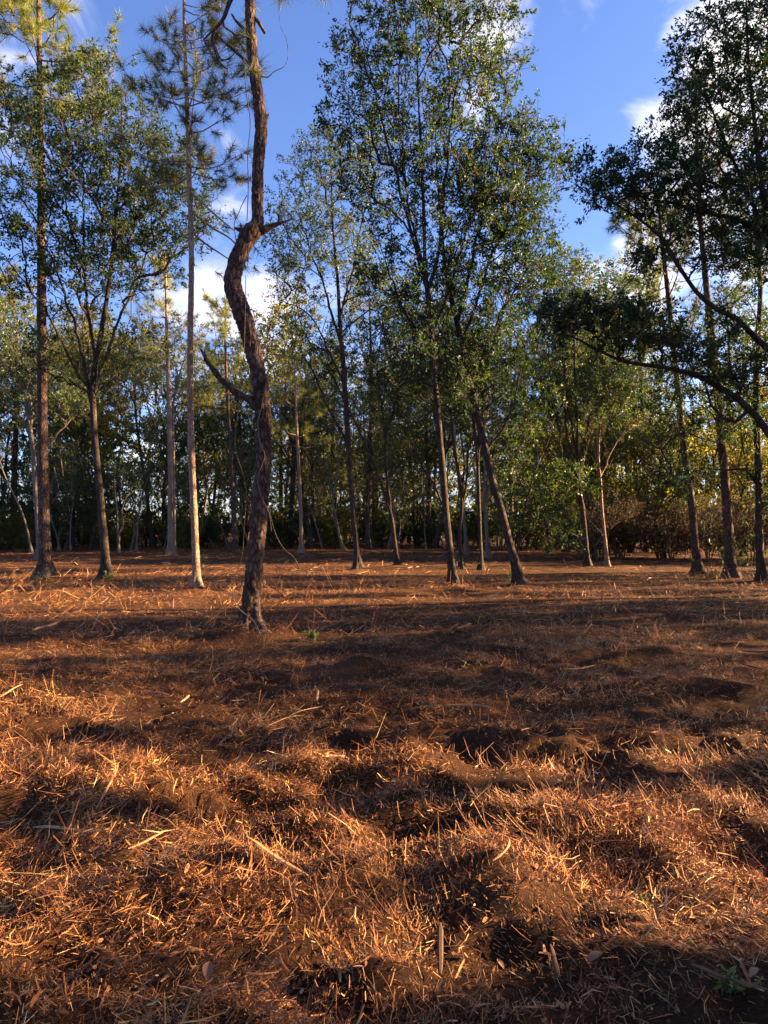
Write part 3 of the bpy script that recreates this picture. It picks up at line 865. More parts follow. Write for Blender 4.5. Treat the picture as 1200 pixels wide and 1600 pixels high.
near_oak('oak_tree', 'small forked oak leaning left behind the straight middle oak', 621, 887,
         [(621, 887, 10), (617, 850, 9), (612, 810, 8.5), (603, 780, 7.5), (590, 740, 6.5), (577, 710, 6), (560, 670, 5), (540, 630, 4), (520, 590, 3), (500, 560, 1.5)],
         [[(610, 800, 6.5), (606, 760, 6), (604, 720, 5.5), (598, 650, 5), (590, 590, 4), (578, 540, 3), (570, 490, 1.5)]],
         [(560, 560, 60, 60, 1), (600, 500, 60, 70, 1.2), (520, 560, 50, 50, .8), (620, 590, 50, 50, .7), (570, 640, 60, 40, .3)],
         200, seed=42, clump_r=0.55, sprigs=7, leaves=13, leaf=(0.092, 0.040), group=G_MID)
near_oak('oak_tree', 'tall oak in the middle with a high fan of steep limbs', 708, 921,
         [(708, 921, 19), (705, 880, 17), (699, 820, 16), (693, 750, 15), (686, 670, 14), (679, 590, 13), (674, 520, 12), (668, 460, 11.5), (664, 410, 9), (662, 330, 7.5), (657, 220, 6), (652, 100, 4), (648, -20, 2)],
         [[(672, 470, 9), (655, 410, 8), (640, 350, 7), (620, 280, 6), (600, 200, 5), (580, 120, 3.5), (560, 30, 2)],
          [(670, 450, 9), (684, 400, 8), (692, 330, 7), (700, 240, 6), (712, 140, 4.5), (725, 30, 2.5)],
          [(676, 520, 7), (700, 460, 6.5), (722, 390, 5.5), (745, 320, 4.5), (775, 240, 3), (790, 160, 1.5)],
          [(666, 430, 7), (640, 330, 5), (625, 200, 4), (622, 80, 3), (610, -40, 1.5)]],
         [(600, 60, 80, 90, 1.4), (690, 50, 100, 90, 1.8), (640, 170, 100, 80, 1.6), (740, 150, 80, 80, 1.3), (590, 260, 70, 70, 1.2), (690, 270, 90, 80, 1.3), (560, 170, 60, 60, .8), (770, 60, 50, 60, .7), (650, 380, 80, 60, .8), (760, 330, 70, 60, .7), (610, 420, 60, 60, .5), (650, -60, 130, 60, 1.2), (630, 560, 60, 60, .3)],
         390, seed=43, clump_r=0.52, sprigs=8, leaves=15, leaf=(0.090, 0.040), gap=1.0, droop=.03, group=G_MID, tint=(.45, .28))
near_oak('oak_tree', 'oak with thick trunk slanting left and dark leafy boughs right of centre', 813, 917,
         [(813, 917, 24), (805, 880, 20), (795, 845, 18), (784, 800, 17.5), (772, 760, 17), (757, 695, 16), (744, 640, 15), (728, 570, 13.5), (718, 520, 13), (706, 470, 11.5), (696, 420, 9), (690, 360, 7), (684, 280, 4), (680, 200, 2)],
         [[(722, 535, 8), (745, 470, 7), (765, 410, 6), (790, 350, 5), (820, 290, 4), (850, 250, 2)],
          [(715, 505, 8), (735, 420, 6.5), (755, 330, 5.5), (780, 250, 4), (800, 190, 2)],
          [(760, 705, 7), (790, 660, 5), (805, 620, 4), (815, 580, 2)],
          [(735, 600, 7), (760, 540, 6), (790, 480, 5), (815, 430, 3)]],
         [(810, 240, 55, 60, 1.2), (850, 255, 40, 45, .7), (790, 330, 60, 60, 1.2), (740, 300, 60, 80, .8), (720, 450, 70, 60, .8), (800, 430, 60, 50, .8), (680, 500, 60, 60, .5), (770, 530, 60, 50, .5), (700, 600, 60, 50, .35), (830, 350, 35, 40, .6)],
         270, seed=44, clump_r=0.5, sprigs=8, leaves=15, leaf=(0.092, 0.040), group=G_MID, tint=(.4, .22))
for (lab, px, py, stem, limbs, env, n, sd, bk) in [
    ('thin dark stemmed oak close behind the tall middle oak', 722, 888, [(722, 888, 9), (718, 840, 8), (722, 790, 8), (716, 740, 7), (708, 690, 6), (703, 630, 5), (695, 560, 3.5), (690, 500, 2)],
     [[(722, 790, 6), (730, 750, 5), (735, 700, 4), (745, 640, 3), (760, 590, 1.5)], [(714, 850, 6), (690, 780, 5.5), (668, 745, 5), (652, 710, 4), (640, 670, 3), (620, 640, 1.5)]], [(690, 540, 70, 60, 1), (640, 600, 50, 50, .7), (740, 570, 50, 50, .7)], 130, 45, M_OAK),
    ('mossy straight oak stem between the tall middle oak and the slanting oak', 752, 889, [(752, 889, 9), (750, 830, 8.5), (748, 770, 8), (746, 720, 7.5), (740, 660, 6), (728, 600, 5), (720, 540, 3), (716, 480, 1.5)],
     [[(747, 725, 6), (752, 680, 5), (756, 620, 4), (765, 560, 2)]], [(740, 540, 60, 60, 1), (780, 600, 40, 50, .6), (700, 580, 40, 50, .6)], 120, 46, M_OAK),
    ('pale leaning stem at the back between the two middle oaks', 729, 866, [(729, 866, 9), (727, 830, 8), (722, 780, 7.5), (714, 720, 7), (708, 660, 6), (700, 600, 4), (690, 540, 2)],
     [], [(700, 580, 60, 50, 1), (660, 620, 40, 40, .5)], 90, 47, M_PALE),
    ('pale stout trunk behind the mossy oak stem, splitting low into three', 763, 871, [(763, 871, 11), (761, 840, 9.5), (759, 800, 8.5), (757, 750, 6), (762, 700, 5), (772, 650, 3.5), (780, 600, 2)],
     [[(760, 790, 5), (768, 750, 4.5), (778, 700, 4), (790, 650, 2)], [(758, 800, 5), (745, 760, 4), (735, 720, 3), (720, 690, 2)]], [(770, 620, 60, 50, 1), (730, 650, 40, 40, .6), (800, 660, 50, 40, .6)], 110, 48, M_PALE)]:
    near_oak('oak_tree', lab, px, py, stem, limbs, env, n, bark=bk, seed=sd, clump_r=.62, sprigs=6, leaves=10, leaf=(.11, .05), leafm=L_MID, group=G_MID, sides=12, step=.3)

near_oak('young_tree', 'young tree with bright fresh green leaves right of the slanting oak', 806, 880,
         [(806, 880, 5), (812, 830, 4.5), (826, 770, 4), (842, 720, 3.5), (856, 690, 3), (868, 640, 1.5)],
         [[(810, 850, 3), (840, 820, 2.5), (870, 800, 2), (900, 790, 1.2)], [(824, 780, 3), (800, 720, 2), (790, 660, 1.5), (795, 610, 1)]],
         [(800, 690, 35, 60, 1), (830, 640, 45, 55, 1.2), (815, 590, 30, 30, .5), (830, 790, 60, 45, 1), (880, 770, 50, 45, 1.1), (865, 825, 45, 25, .6), (790, 810, 30, 40, .4)],
         95, seed=49, clump_r=.55, sprigs=8, leaves=12, leaf=(.11, .055), leafm=L_BRIGHT, depth=23.5, sides=8, zmin=.3, tint=(.5, .25))
near_oak('oak_tree', 'many stemmed oak fanning up from a low fork, left of the pale slender oak', 918, 886,
         [(918, 886, 12), (915, 840, 10), (911, 800, 9.5), (906, 765, 9), (903, 720, 7), (901, 660, 6), (898, 580, 4.5), (896, 500, 3), (894, 440, 1.5)],
         [[(908, 790, 8), (897, 755, 6.5), (884, 735, 5.5), (877, 700, 5), (870, 660, 4), (855, 610, 3), (840, 560, 2)],
          [(905, 760, 6), (893, 710, 5), (880, 640, 4), (862, 570, 3), (845, 510, 1.5)],
          [(906, 760, 6), (914, 710, 4.5), (922, 650, 3.5), (935, 590, 2)],
          [(903, 720, 5), (890, 640, 4), (878, 560, 3), (870, 480, 1.5)]],
         [(860, 520, 60, 70, 1.2), (910, 490, 60, 70, 1.2), (840, 600, 50, 50, .8), (940, 580, 40, 50, .7), (890, 620, 60, 50, .5), (880, 430, 40, 40, .5)],
         215, seed=50, clump_r=0.55, sprigs=7, leaves=14, leaf=(0.095, 0.042), group=G_MID)
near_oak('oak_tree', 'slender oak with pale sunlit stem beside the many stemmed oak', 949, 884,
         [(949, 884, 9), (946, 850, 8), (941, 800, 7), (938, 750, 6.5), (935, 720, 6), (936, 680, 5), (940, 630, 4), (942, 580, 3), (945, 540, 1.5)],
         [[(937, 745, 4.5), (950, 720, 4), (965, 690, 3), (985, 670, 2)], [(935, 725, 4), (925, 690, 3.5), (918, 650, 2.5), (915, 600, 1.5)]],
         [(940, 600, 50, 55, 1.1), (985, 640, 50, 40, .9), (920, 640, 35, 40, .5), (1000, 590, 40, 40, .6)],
         150, seed=51, clump_r=0.55, sprigs=6, leaves=14, leaf=(0.095, 0.042), bark=M_PINE2, leafm=L_MID, group=G_MID)  # lighter bark puts the sunlight on the stem into the colour

# ---- right side
near_pine('pine_tree', 'leaning pine, first of the three dark trunks at the right', 1091, 899,
          [(1091, 899, 16), (1086, 850, 14.5), (1081, 790, 14), (1073, 730, 13.5), (1065, 670, 13), (1060, 610, 12), (1052, 540, 11), (1045, 470, 9.5), (1036, 390, 8), (1028, 310, 5)], (580, 310), 2.0,
          seed=61, per=60, nl=.28, nw=.012, every=.3, dens=1.1, tmean=.35, whorl=(1, 3), shape=lambda f: .6 + .4 * math.sin(f * 3))
near_pine('pine_tree', 'stout dark pine trunk, second of the three at the right', 1142, 904,
          [(1142, 904, 20), (1139, 850, 18.5), (1135, 780, 17.5), (1128, 690, 16.5), (1120, 600, 15), (1112, 520, 14), (1103, 440, 12), (1095, 350, 10), (1090, 250, 8), (1086, 120, 5)], (420, 130), 2.2,
          seed=62, per=60, nl=.26, nw=.008, every=.5, tmean=.4)
near_oak('oak_tree', 'dark oak trunk at the right edge, third of the three dark trunks', 1190, 908,
         [(1190, 908, 19), (1187, 850, 17), (1186, 780, 16), (1184, 700, 15), (1182, 620, 14), (1183, 540, 12), (1188, 450, 10), (1180, 350, 7), (1170, 250, 4)],
         [[(1186, 760, 7), (1165, 735, 6), (1140, 733, 5), (1100, 735, 4), (1040, 738, 3), (1000, 728, 1.5)], [(1184, 640, 7), (1150, 600, 5), (1100, 560, 3), (1060, 540, 2)]],
         [(1160, 520, 70, 80, 1.1), (1100, 600, 70, 60, .9), (1150, 660, 60, 50, .7), (1040, 660, 60, 45, .6), (1060, 740, 70, 25, .5), (1170, 380, 60, 70, 1), (1190, 780, 30, 40, .3)],
         215, seed=63, clump_r=0.5, sprigs=7, leaves=15, leaf=(0.090, 0.040), group=G_MID, tint=(.35, .25))
near_oak('oak_tree', 'big spreading oak whose long limbs reach in from the right edge over the clearing', 1300, 960,
         [(1300, 960, 46), (1292, 900, 42), (1280, 820, 40), (1262, 740, 38), (1252, 660, 36), (1248, 580, 30), (1240, 480, 24), (1215, 390, 18), (1192, 300, 13), (1180, 200, 9), (1170, 100, 6), (1165, -20, 3)],
         [[(1262, 735, 24), (1225, 705, 20), (1190, 665, 17), (1155, 625, 15), (1120, 600, 13), (1085, 585, 11.5), (1040, 575, 10), (1000, 570, 8.5), (965, 562, 7.5), (930, 545, 6), (895, 525, 4, -.3), (862, 518, 2, -.5)],
          [(1248, 590, 20), (1215, 555, 16), (1180, 530, 13), (1150, 500, 12), (1120, 482, 11), (1088, 452, 10), (1060, 410, 9), (1035, 372, 8), (1000, 345, 6), (965, 322, 4), (930, 300, 2)],
          [(1230, 440, 15), (1195, 375, 12), (1150, 345, 10), (1100, 330, 8), (1060, 318, 6), (1010, 310, 4), (960, 290, 2)],
          [(1170, 640, 10), (1150, 660, 8), (1130, 650, 7), (1112, 630, 6), (1100, 600, 3)],
          [(1215, 390, 11), (1170, 310, 8), (1140, 230, 6), (1110, 160, 4), (1085, 110, 2)]],
         [(1130, 110, 80, 100, 1.6), (1190, 200, 60, 100, 1.4), (1080, 220, 70, 80, 1.5), (1010, 290, 70, 45, 1.3), (950, 290, 50, 38, .9), (1110, 320, 80, 60, 1.3), (1040, 400, 80, 40, .4), (985, 538, 60, 28, .4), (1080, 560, 60, 34, .5), (1150, 600, 50, 40, .7), (1180, 380, 50, 80, 1), (910, 275, 25, 25, .25), (930, 500, 60, 30, .7), (880, 500, 40, 32, .6), (1010, 520, 60, 40, .6), (1100, 520, 60, 50, .4), (1200, 30, 70, 70, 1), (1270, 250, 90, 180, 1.2)],
         500, seed=64, clump_r=0.34, sprigs=8, leaves=15, leaf=(0.072, 0.032), depth=13.0, tint=(.35, .25), rough=.14, pipe=.006)

# ---- individual trees of the back edge that the photograph shows on their own
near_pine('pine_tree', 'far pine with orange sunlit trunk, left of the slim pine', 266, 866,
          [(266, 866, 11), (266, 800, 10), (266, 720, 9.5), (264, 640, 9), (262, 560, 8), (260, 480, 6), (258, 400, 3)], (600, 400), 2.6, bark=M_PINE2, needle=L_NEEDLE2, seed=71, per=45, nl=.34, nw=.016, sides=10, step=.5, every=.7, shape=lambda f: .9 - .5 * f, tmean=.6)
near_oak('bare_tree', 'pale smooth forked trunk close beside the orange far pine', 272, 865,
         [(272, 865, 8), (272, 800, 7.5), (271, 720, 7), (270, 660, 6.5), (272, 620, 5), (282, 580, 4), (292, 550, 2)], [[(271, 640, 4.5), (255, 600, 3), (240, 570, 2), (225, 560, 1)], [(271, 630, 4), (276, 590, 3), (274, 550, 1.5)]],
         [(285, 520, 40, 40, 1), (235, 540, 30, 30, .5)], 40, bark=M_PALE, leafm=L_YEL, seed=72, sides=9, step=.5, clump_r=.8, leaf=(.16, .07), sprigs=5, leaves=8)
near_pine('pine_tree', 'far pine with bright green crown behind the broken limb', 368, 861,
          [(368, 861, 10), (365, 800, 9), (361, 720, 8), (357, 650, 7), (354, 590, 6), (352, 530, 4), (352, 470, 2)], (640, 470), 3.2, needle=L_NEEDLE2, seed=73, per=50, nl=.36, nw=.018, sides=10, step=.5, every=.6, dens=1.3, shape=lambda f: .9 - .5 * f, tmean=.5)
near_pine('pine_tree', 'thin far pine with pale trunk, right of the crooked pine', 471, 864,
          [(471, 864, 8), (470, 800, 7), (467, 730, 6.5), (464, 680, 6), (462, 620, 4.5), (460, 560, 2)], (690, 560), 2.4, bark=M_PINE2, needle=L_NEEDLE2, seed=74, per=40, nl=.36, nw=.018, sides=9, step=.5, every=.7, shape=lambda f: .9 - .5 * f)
near_pine('pine_tree', 'tall far pine with pale green crown showing behind the big spreading oak', 1010, 862,
          [(1010, 862, 9), (1008, 760, 8), (1004, 640, 7.5), (1000, 540, 7), (1010, 460, 6), (1018, 400, 4), (1020, 340, 2)], (540, 335), 4.2, needle=L_NEEDLE2, seed=75, per=50, nl=.36, nw=.018, sides=9, step=.6, every=.75, dens=1.2, shape=lambda f: .95 - .5 * f, depth=46, tmean=.4)
near_oak('pale_tree', 'pale grey trunked tree with two high limbs left of the tall left pine', 62, 868,
         [(62, 868, 12), (58, 800, 10.5), (54, 740, 10), (50, 690, 9.5), (44, 650, 8), (36, 610, 6), (30, 560, 4), (26, 500, 2)], [[(48, 690, 7), (47, 640, 6.5), (46, 590, 5), (48, 530, 3)], [(54, 745, 5), (75, 700, 4.5), (95, 670, 4), (118, 650, 2.5), (130, 645, 1.5)]],
         [(20, 540, 60, 60, 1), (60, 600, 50, 40, .7), (110, 630, 40, 30, .5), (-20, 600, 50, 60, .7)], 260, bark=M_PALE, leafm=L_MID, seed=76, depth=36, sides=10, step=.4, clump_r=.7, leaf=(.14, .06), sprigs=6, leaves=10)
near_oak('leaning_sapling', 'pale bare sapling slanting to the left at the left edge', 50, 864,
         [(50, 864, 5), (42, 825, 4.5), (32, 795, 4), (20, 770, 3.5), (8, 745, 3), (-4, 710, 2)], [], [(0, 690, 30, 30, 1), (-20, 720, 30, 30, .6)], 24, bark=M_PALE, seed=77, sides=7, step=.4, clump_r=.7, leaf=(.14, .06), sprigs=5, leaves=8)
near_oak('pale_sapling', 'twin stemmed pale sapling behind the forked left oak', 186, 863,
         [(186, 863, 5), (184, 830, 4.5), (183, 800, 4), (180, 770, 3.5), (178, 750, 2)], [[(186, 850, 4), (189, 810, 3.5), (193, 785, 3), (200, 765, 2)]], [(180, 730, 25, 25, 1), (205, 750, 20, 20, .6)], 22, bark=M_PALE, seed=78, sides=7, step=.4, clump_r=.7, leaf=(.14, .06), sprigs=5, leaves=8)
near_oak('pale_sapling', 'slender pale sapling leaning right, between the forked left oak and the far pines', 213, 861,
         [(213, 861, 5), (215, 825, 4.5), (219, 790, 4), (226, 760, 3.5), (236, 740, 2.5), (243, 730, 1.5)], [[(214, 830, 3), (212, 800, 2.5), (209, 775, 1.5)]], [(240, 700, 25, 25, 1), (210, 740, 20, 20, .6)], 22, bark=M_PALE, seed=79, sides=7, step=.4, clump_r=.7, leaf=(.14, .06), sprigs=5, leaves=8)
near_oak('curved_tree', 'curved pale stem left of the straight middle oak, at the back edge', 537, 859,
         [(537, 859, 7), (530, 835, 6.5), (523, 800, 6), (520, 780, 5.5), (526, 750, 5), (528, 720, 4), (526, 680, 2.5)], [[(520, 780, 4), (516, 750, 3), (512, 720, 1.5)]], [(520, 660, 40, 40, 1), (500, 690, 30, 30, .6)], 40, bark=M_PALE, seed=80, sides=8, step=.4, clump_r=.8, leaf=(.15, .065), sprigs=5, leaves=8)

# ------------------------------------------------------------------ the wood round the clearing: shared kinds, one object per tree
def oak_kind(seed, hgt, width, r0, nclump, leaf, leafm, bark, low=.38, sprigs=6, leaves=9, clump_r=.8, cheap=False):
    rg = np.random.default_rng(seed)
    bend = rg.normal(0, .04, (6, 2)).cumsum(0) * hgt * .5
    pts = [[0, 0, 0, r0 * 1.3]] + [[bend[k][0], bend[k][1], hgt * (k + 1) / 6.2, r0 * (1 - .15 * (k + 1))] for k in range(6)]
    st = smooth_line(pts, .5)
    stems = [st]
    wood = MB(); wood.tube(st[:, :3], st[:, 3], 9, 0, .5, .08, seed)
    for k in range(3):
        a = rg.random() * 2 * math.pi; z0 = hgt * rg.uniform(.22, .5)
        i = int(np.argmin(np.abs(st[:, 2] - z0))); p = st[i, :3]; L = width * rg.uniform(.4, .75)
        ls = smooth_line([[*p, st[i, 3] * .55], [*(p + np.array([math.cos(a) * L * .5, math.sin(a) * L * .5, L * .9])), st[i, 3] * .38], [*(p + np.array([math.cos(a) * L * .9, math.sin(a) * L * .9, L * 2.0])), .02]], .5)
        wood.tube(ls[:, :3], ls[:, 3], 7, 0, .5, .08, seed + k); stems.append(ls)
    env = []
    for k in range(7):
        a = rg.random() * 2 * math.pi; z = hgt * rg.uniform(low + .1, .92); o = width * .28 * rg.random()
        env.append(((math.cos(a) * o + bend[3][0], math.sin(a) * o + bend[3][1], z), (width * rg.uniform(.25, .42), width * rg.uniform(.25, .42), hgt * rg.uniform(.08, .15)), 1))
    leafy = MB()
    grow_crown(stems, env, nclump, rg, wood=wood, leafy=leafy, clump_r=clump_r, sprigs=sprigs, leaves=leaves, leaf=leaf, tint=(.45, .25), pipe=.011, twigs=not cheap, rmin=.075 if cheap else 0)
    return wood, leafy, bark, leafm

def pine_kind(seed, hgt, lmax, r0, zlo, needle=None, bark=None):
    rg = np.random.default_rng(seed)
    b1, b2 = rg.normal(0, .25, 2), rg.normal(0, .4, 2)
    st = smooth_line([[0, 0, 0, r0 * 1.2], [*(b1 * .4), hgt * .3, r0], [*b1, hgt * .6, r0 * .75], [*b2, hgt, .02]], .6)
    wood = MB(); wood.tube(st[:, :3], st[:, 3], 9, 0, .5, .08, seed)
    leafy = MB()
    pine_limbs(st, hgt * zlo, hgt * .98, lmax, rg, wood, leafy, per=36, nl=.36, nw=.02, every=.65, dens=1.1, shape=lambda f: .95 - .6 * f)
    return wood, leafy, bark or M_PINE, needle or L_NEEDLE

def shrub_kind(seed, hgt, width, leaf, leafm, nclump=40, bark=M_OAK, sprigs=7, leaves=9):
    rg = np.random.default_rng(seed)
    stems = []; wood = MB()
    for k in range(5):
        a = rg.random() * 2 * math.pi; l = width * rg.uniform(.1, .4)
        s = smooth_line([[math.cos(a) * .1, math.sin(a) * .1, 0, .03], [math.cos(a) * l * .5, math.sin(a) * l * .5, hgt * .4, .022], [math.cos(a) * l, math.sin(a) * l, hgt * rg.uniform(.7, .95), .008]], .3)
        wood.tube(s[:, :3], s[:, 3], 5, 0, .5); stems.append(s)
    env = [((rg.normal(0, .2) * width, rg.normal(0, .2) * width, hgt * rg.uniform(.3, .75)), (width * .4, width * .4, hgt * .28), 1) for k in range(5)]
    leafy = MB()
    grow_crown(stems, env, nclump, rg, wood=wood, leafy=leafy, clump_r=.5, sprigs=sprigs, leaves=leaves, leaf=leaf, zmin=.1, tint=(.45, .25))
    return wood, leafy, bark, leafm

def kind_mesh(k):
    w, l, bark, leafm = k
    return w.mesh('trunk', [bark]), l.mesh('crown', [leafm, M_TWIG])
OAKS = [kind_mesh(oak_kind(100 + i, h, w, r, n, (.17, .075), lm, bk)) for i, (h, w, r, n, lm, bk) in enumerate([
    (12.5, 6.5, .14, 120, L_MID, M_OAK), (14, 7, .15, 130, L_MID, M_OAK), (11, 6, .11, 100, L_YEL, M_PALE), (13, 5.5, .13, 110, L_YEL, M_OAK), (15, 7.5, .16, 140, L_MID, M_OAK)])]  # lighter leaf colours paint sunlight into the back wood crowns
YELS = [kind_mesh(oak_kind(120 + i, h, w, r, n, (.16, .075), L_YEL, M_OAK, low=.15)) for i, (h, w, r, n) in enumerate([(9, 5, .1, 130), (7, 4.5, .08, 110)])]
PINES = [kind_mesh(pine_kind(130 + i, h, l, r, z, nd)) for i, (h, l, r, z, nd) in enumerate([(17, 2.8, .17, .55, L_NEEDLE), (19, 3.0, .19, .6, L_NEEDLE2), (15, 2.4, .14, .5, L_NEEDLE2)])]
THIN = [kind_mesh(oak_kind(140 + i, h, w, r, n, (.16, .07), L_MID, bk, low=.5, sprigs=5, leaves=7)) for i, (h, w, r, n, bk) in enumerate([(7, 2.6, .05, 26, M_PALE), (8.5, 3, .06, 34, M_PALE), (6, 2.4, .045, 22, M_OAK)])]
SHRUBS = [kind_mesh(shrub_kind(150 + i, h, w, (.14, .065), lm, n)) for i, (h, w, lm, n) in enumerate([(2.6, 2.6, L_OAK, 50), (3.4, 3.0, L_MID, 55), (2.2, 2.4, L_YEL, 40)])]
BRUSH = [kind_mesh(shrub_kind(160 + i, h, w, (.10, .04), L_BROWN, n, M_DEAD, 8, 8)) for i, (h, w, n) in enumerate([(2.4, 2.6, 70), (3.2, 3.0, 90)])]

def place(meshes, name, label, cat, x, y, rz, sc, group):
    o = tree_thing(name, label, cat, (x, y, h1(x, y) - .05), group)
    o.rotation_euler = (0, 0, rz); o.scale = (sc, sc, sc)
    obj('trunk', meshes[0], o); obj('crown', meshes[1], o)
    return o

LANDMARKS = [(68, 'tall left pine'), (152, 'forked left oak'), (266, 'orange far pine'), (303, 'slim pine'), (362, 'far green pine'), (404, 'crooked pine'),
             (467, 'thin far pine'), (550, 'straight middle oak'), (612, 'small leaning oak'), (698, 'tall middle oak'), (785, 'slanting oak'), (912, 'many stemmed oak'),
             (945, 'pale slender oak'), (1083, 'leaning right pine'), (1138, 'stout right pine'), (1186, 'right edge oak')]
PLACED = []
def name_places():
    """a label of its own for every tree of the back wood: which trunks it is seen between, and how deep it stands"""
    slots = {}
    for o, what in PLACED:
        px = CX + o.location.x / o.location.y * F
        k = sum(px > m for m, _ in LANDMARKS)
        slots.setdefault((what, k), []).append(o)
    for (what, k), os_ in slots.items():
        if k == 0: where = 'left of the ' + LANDMARKS[0][1]
        elif k == len(LANDMARKS): where = 'right of the ' + LANDMARKS[-1][1]
        else: where = 'between the %s and the %s' % (LANDMARKS[k - 1][1], LANDMARKS[k][1])
        os_.sort(key=lambda o: o.location.y)
        n = len(os_)
        for r, o in enumerate(os_):
            dep = '' if n == 1 else (', frontmost' if r == 0 else (', deepest' if r == n - 1 else ', ' + ['', 'second', 'third', 'fourth', 'fifth', 'sixth', 'seventh', 'eighth', 'ninth'][min(r, 8)] + ' deep'))
            o['label'] = what + ' ' + where + dep

pr = random.Random(77)
def edge(x):
    """how far back the wood begins at this x: farther in the middle, nearer at the right"""
    if x > 9: return 37 - (x - 9) * .35
    return 50 - .012 * x * x
def scatter(n, meshes, name, label, cat, group, xlo, xhi, d0, d1, smin, smax, gap, seed):
    q = random.Random(seed); pts = []; t = 0
    while len(pts) < n and t < 4000:
        t += 1
        y0 = q.uniform(d0, d1); u = q.uniform(xlo, xhi)         # u: sideways per metre ahead
        x = u * (44 + y0)
        y = edge(x) + y0
        if any((x - a) ** 2 + (y - c) ** 2 < gap * gap for a, c in pts): continue
        pts.append((x, y))
        if abs(x / y) > .66: continue
        PLACED.append((place(q.choice(meshes), name, label, cat, x, y, q.uniform(0, 6.28), q.uniform(smin, smax), group), label))
scatter(40, OAKS, 'oak_tree', 'leafy back wood oak', 'tree', 'oaks of the back wood', -.6, .3, 1, 24, 1.05, 1.5, 3.2, 1)
scatter(14, PINES, 'pine_tree', 'back wood pine', 'tree', 'pines of the back wood', -.55, .22, 2, 22, .85, 1.15, 4, 2)
scatter(7, PINES, 'pine_tree', 'sunny back pine', 'tree', 'pines at the back right', .26, .5, 8, 24, .75, 1.0, 3, 3)
scatter(16, YELS, 'small_tree', 'small yellow green tree', 'tree', 'sunlit small trees at the back right', .15, .46, 1, 14, .8, 1.2, 2.2, 4)
scatter(56, THIN, 'thin_sapling', 'thin pale sapling', 'sapling', 'thin saplings of the back wood', -.58, .2, -1, 12, .7, 1.15, 1.3, 5)
scatter(48, SHRUBS, 'understory_shrub', 'dark understory shrub', 'shrub', 'shrubs under the back wood', -.6, .3, 3, 14, .8, 1.35, 1.4, 6)
scatter(22, BRUSH, 'brush_shrub', 'brown dry bush', 'shrub', 'brown brush at the right back edge', .22, .56, -3, 3, .8, 1.2, 1.0, 7)

name_places()

# the deeper wood behind, one mass
def mass(trees, name, label, kinds):
    w = MB(); l = MB()
    mats_w = [M_OAK, M_PINE]; mats_l = [L_OAK, M_TWIG, L_MID, L_YEL]
    for (k, x, y, rz, sc, thin) in trees:
        wd, lf, bark, lm = kinds[k]
        c, s_ = math.cos(rz) * sc, math.sin(rz) * sc
        M = np.array([[c, -s_, 0], [s_, c, 0], [0, 0, sc]])
        o = np.array([x, y, h1(x, y) - .05])
        for src, dst, lut in ((wd, w, {0: 0}), (lf, l, None)):
            v = np.concatenate(src.v) @ M.T + o
            for coll, isq in ((src.q, True), (src.t, False)):
                pass
            n0 = dst.n
            dst.v.append(v.astype(np.float32)); dst.n += len(v)
            for coll, out in ((src.q, dst.q), (src.t, dst.t)):
                for (arr, ti, mi, sm) in coll:
                    mi2 = mi.copy()
                    if dst is l: mi2 = np.where(mi == 0, mats_l.index(lm), 1).astype(np.int32)
                    else: mi2 = np.full(len(mi), mats_w.index(bark), np.int32)
                    out.append((arr + n0, ti, mi2, sm))
    o = obj(name, w.mesh(name, mats_w)); tag(o, label, 'woods', kind='stuff')
    c = obj('crown', l.mesh('crown', mats_l), o); c['kind'] = 'stuff'
DK = [oak_kind(170, 13, 8, .17, 62, (.36, .17), L_MID, M_OAK, low=.12, sprigs=5, leaves=6, clump_r=1.3, cheap=True), oak_kind(171, 15, 8, .19, 70, (.36, .17), L_YEL, M_OAK, low=.10, sprigs=5, leaves=6, clump_r=1.3, cheap=True),  # leaf colours lightened in place of sunlight reaching the deep wood
      shrub_kind(172, 3.2, 5, (.36, .17), L_MID, 15, M_OAK, 4, 5), oak_kind(173, 11, 3.2, .075, 14, (.36, .17), L_MID, M_OAK, low=.5, sprigs=5, leaves=6, clump_r=1.0, cheap=True)]
dq = random.Random(9)
lst = []
def sunny(x, y):                       # an opening in the wood at the right lets the low sun reach the back right corner
    return x > 20 and .985 * y - .174 * x < 47
for i in range(41):
    x = dq.uniform(-62, 30); y = edge(x) + dq.uniform(22, 46)
    if not sunny(x, y): lst.append((dq.choice([0, 1]), x, y, dq.uniform(0, 6), dq.uniform(.85, 1.15), 0))
for i in range(110):
    x = -60 + i * .85 + dq.uniform(-1, 1); y = edge(x) + dq.uniform(15, 24)
    if not sunny(x, y): lst.append((2, x, y, dq.uniform(0, 6), dq.uniform(1.0, 1.5), 0))
for i in range(95):
    x = dq.uniform(-46, 34); y = edge(x) + dq.uniform(8, 40)
    if not sunny(x, y): lst.append((3, x, y, dq.uniform(0, 6), dq.uniform(.7, 1.25), 0))
mass(lst, 'deep_woods', 'deep shaded woods that close off the view behind the trees', DK)

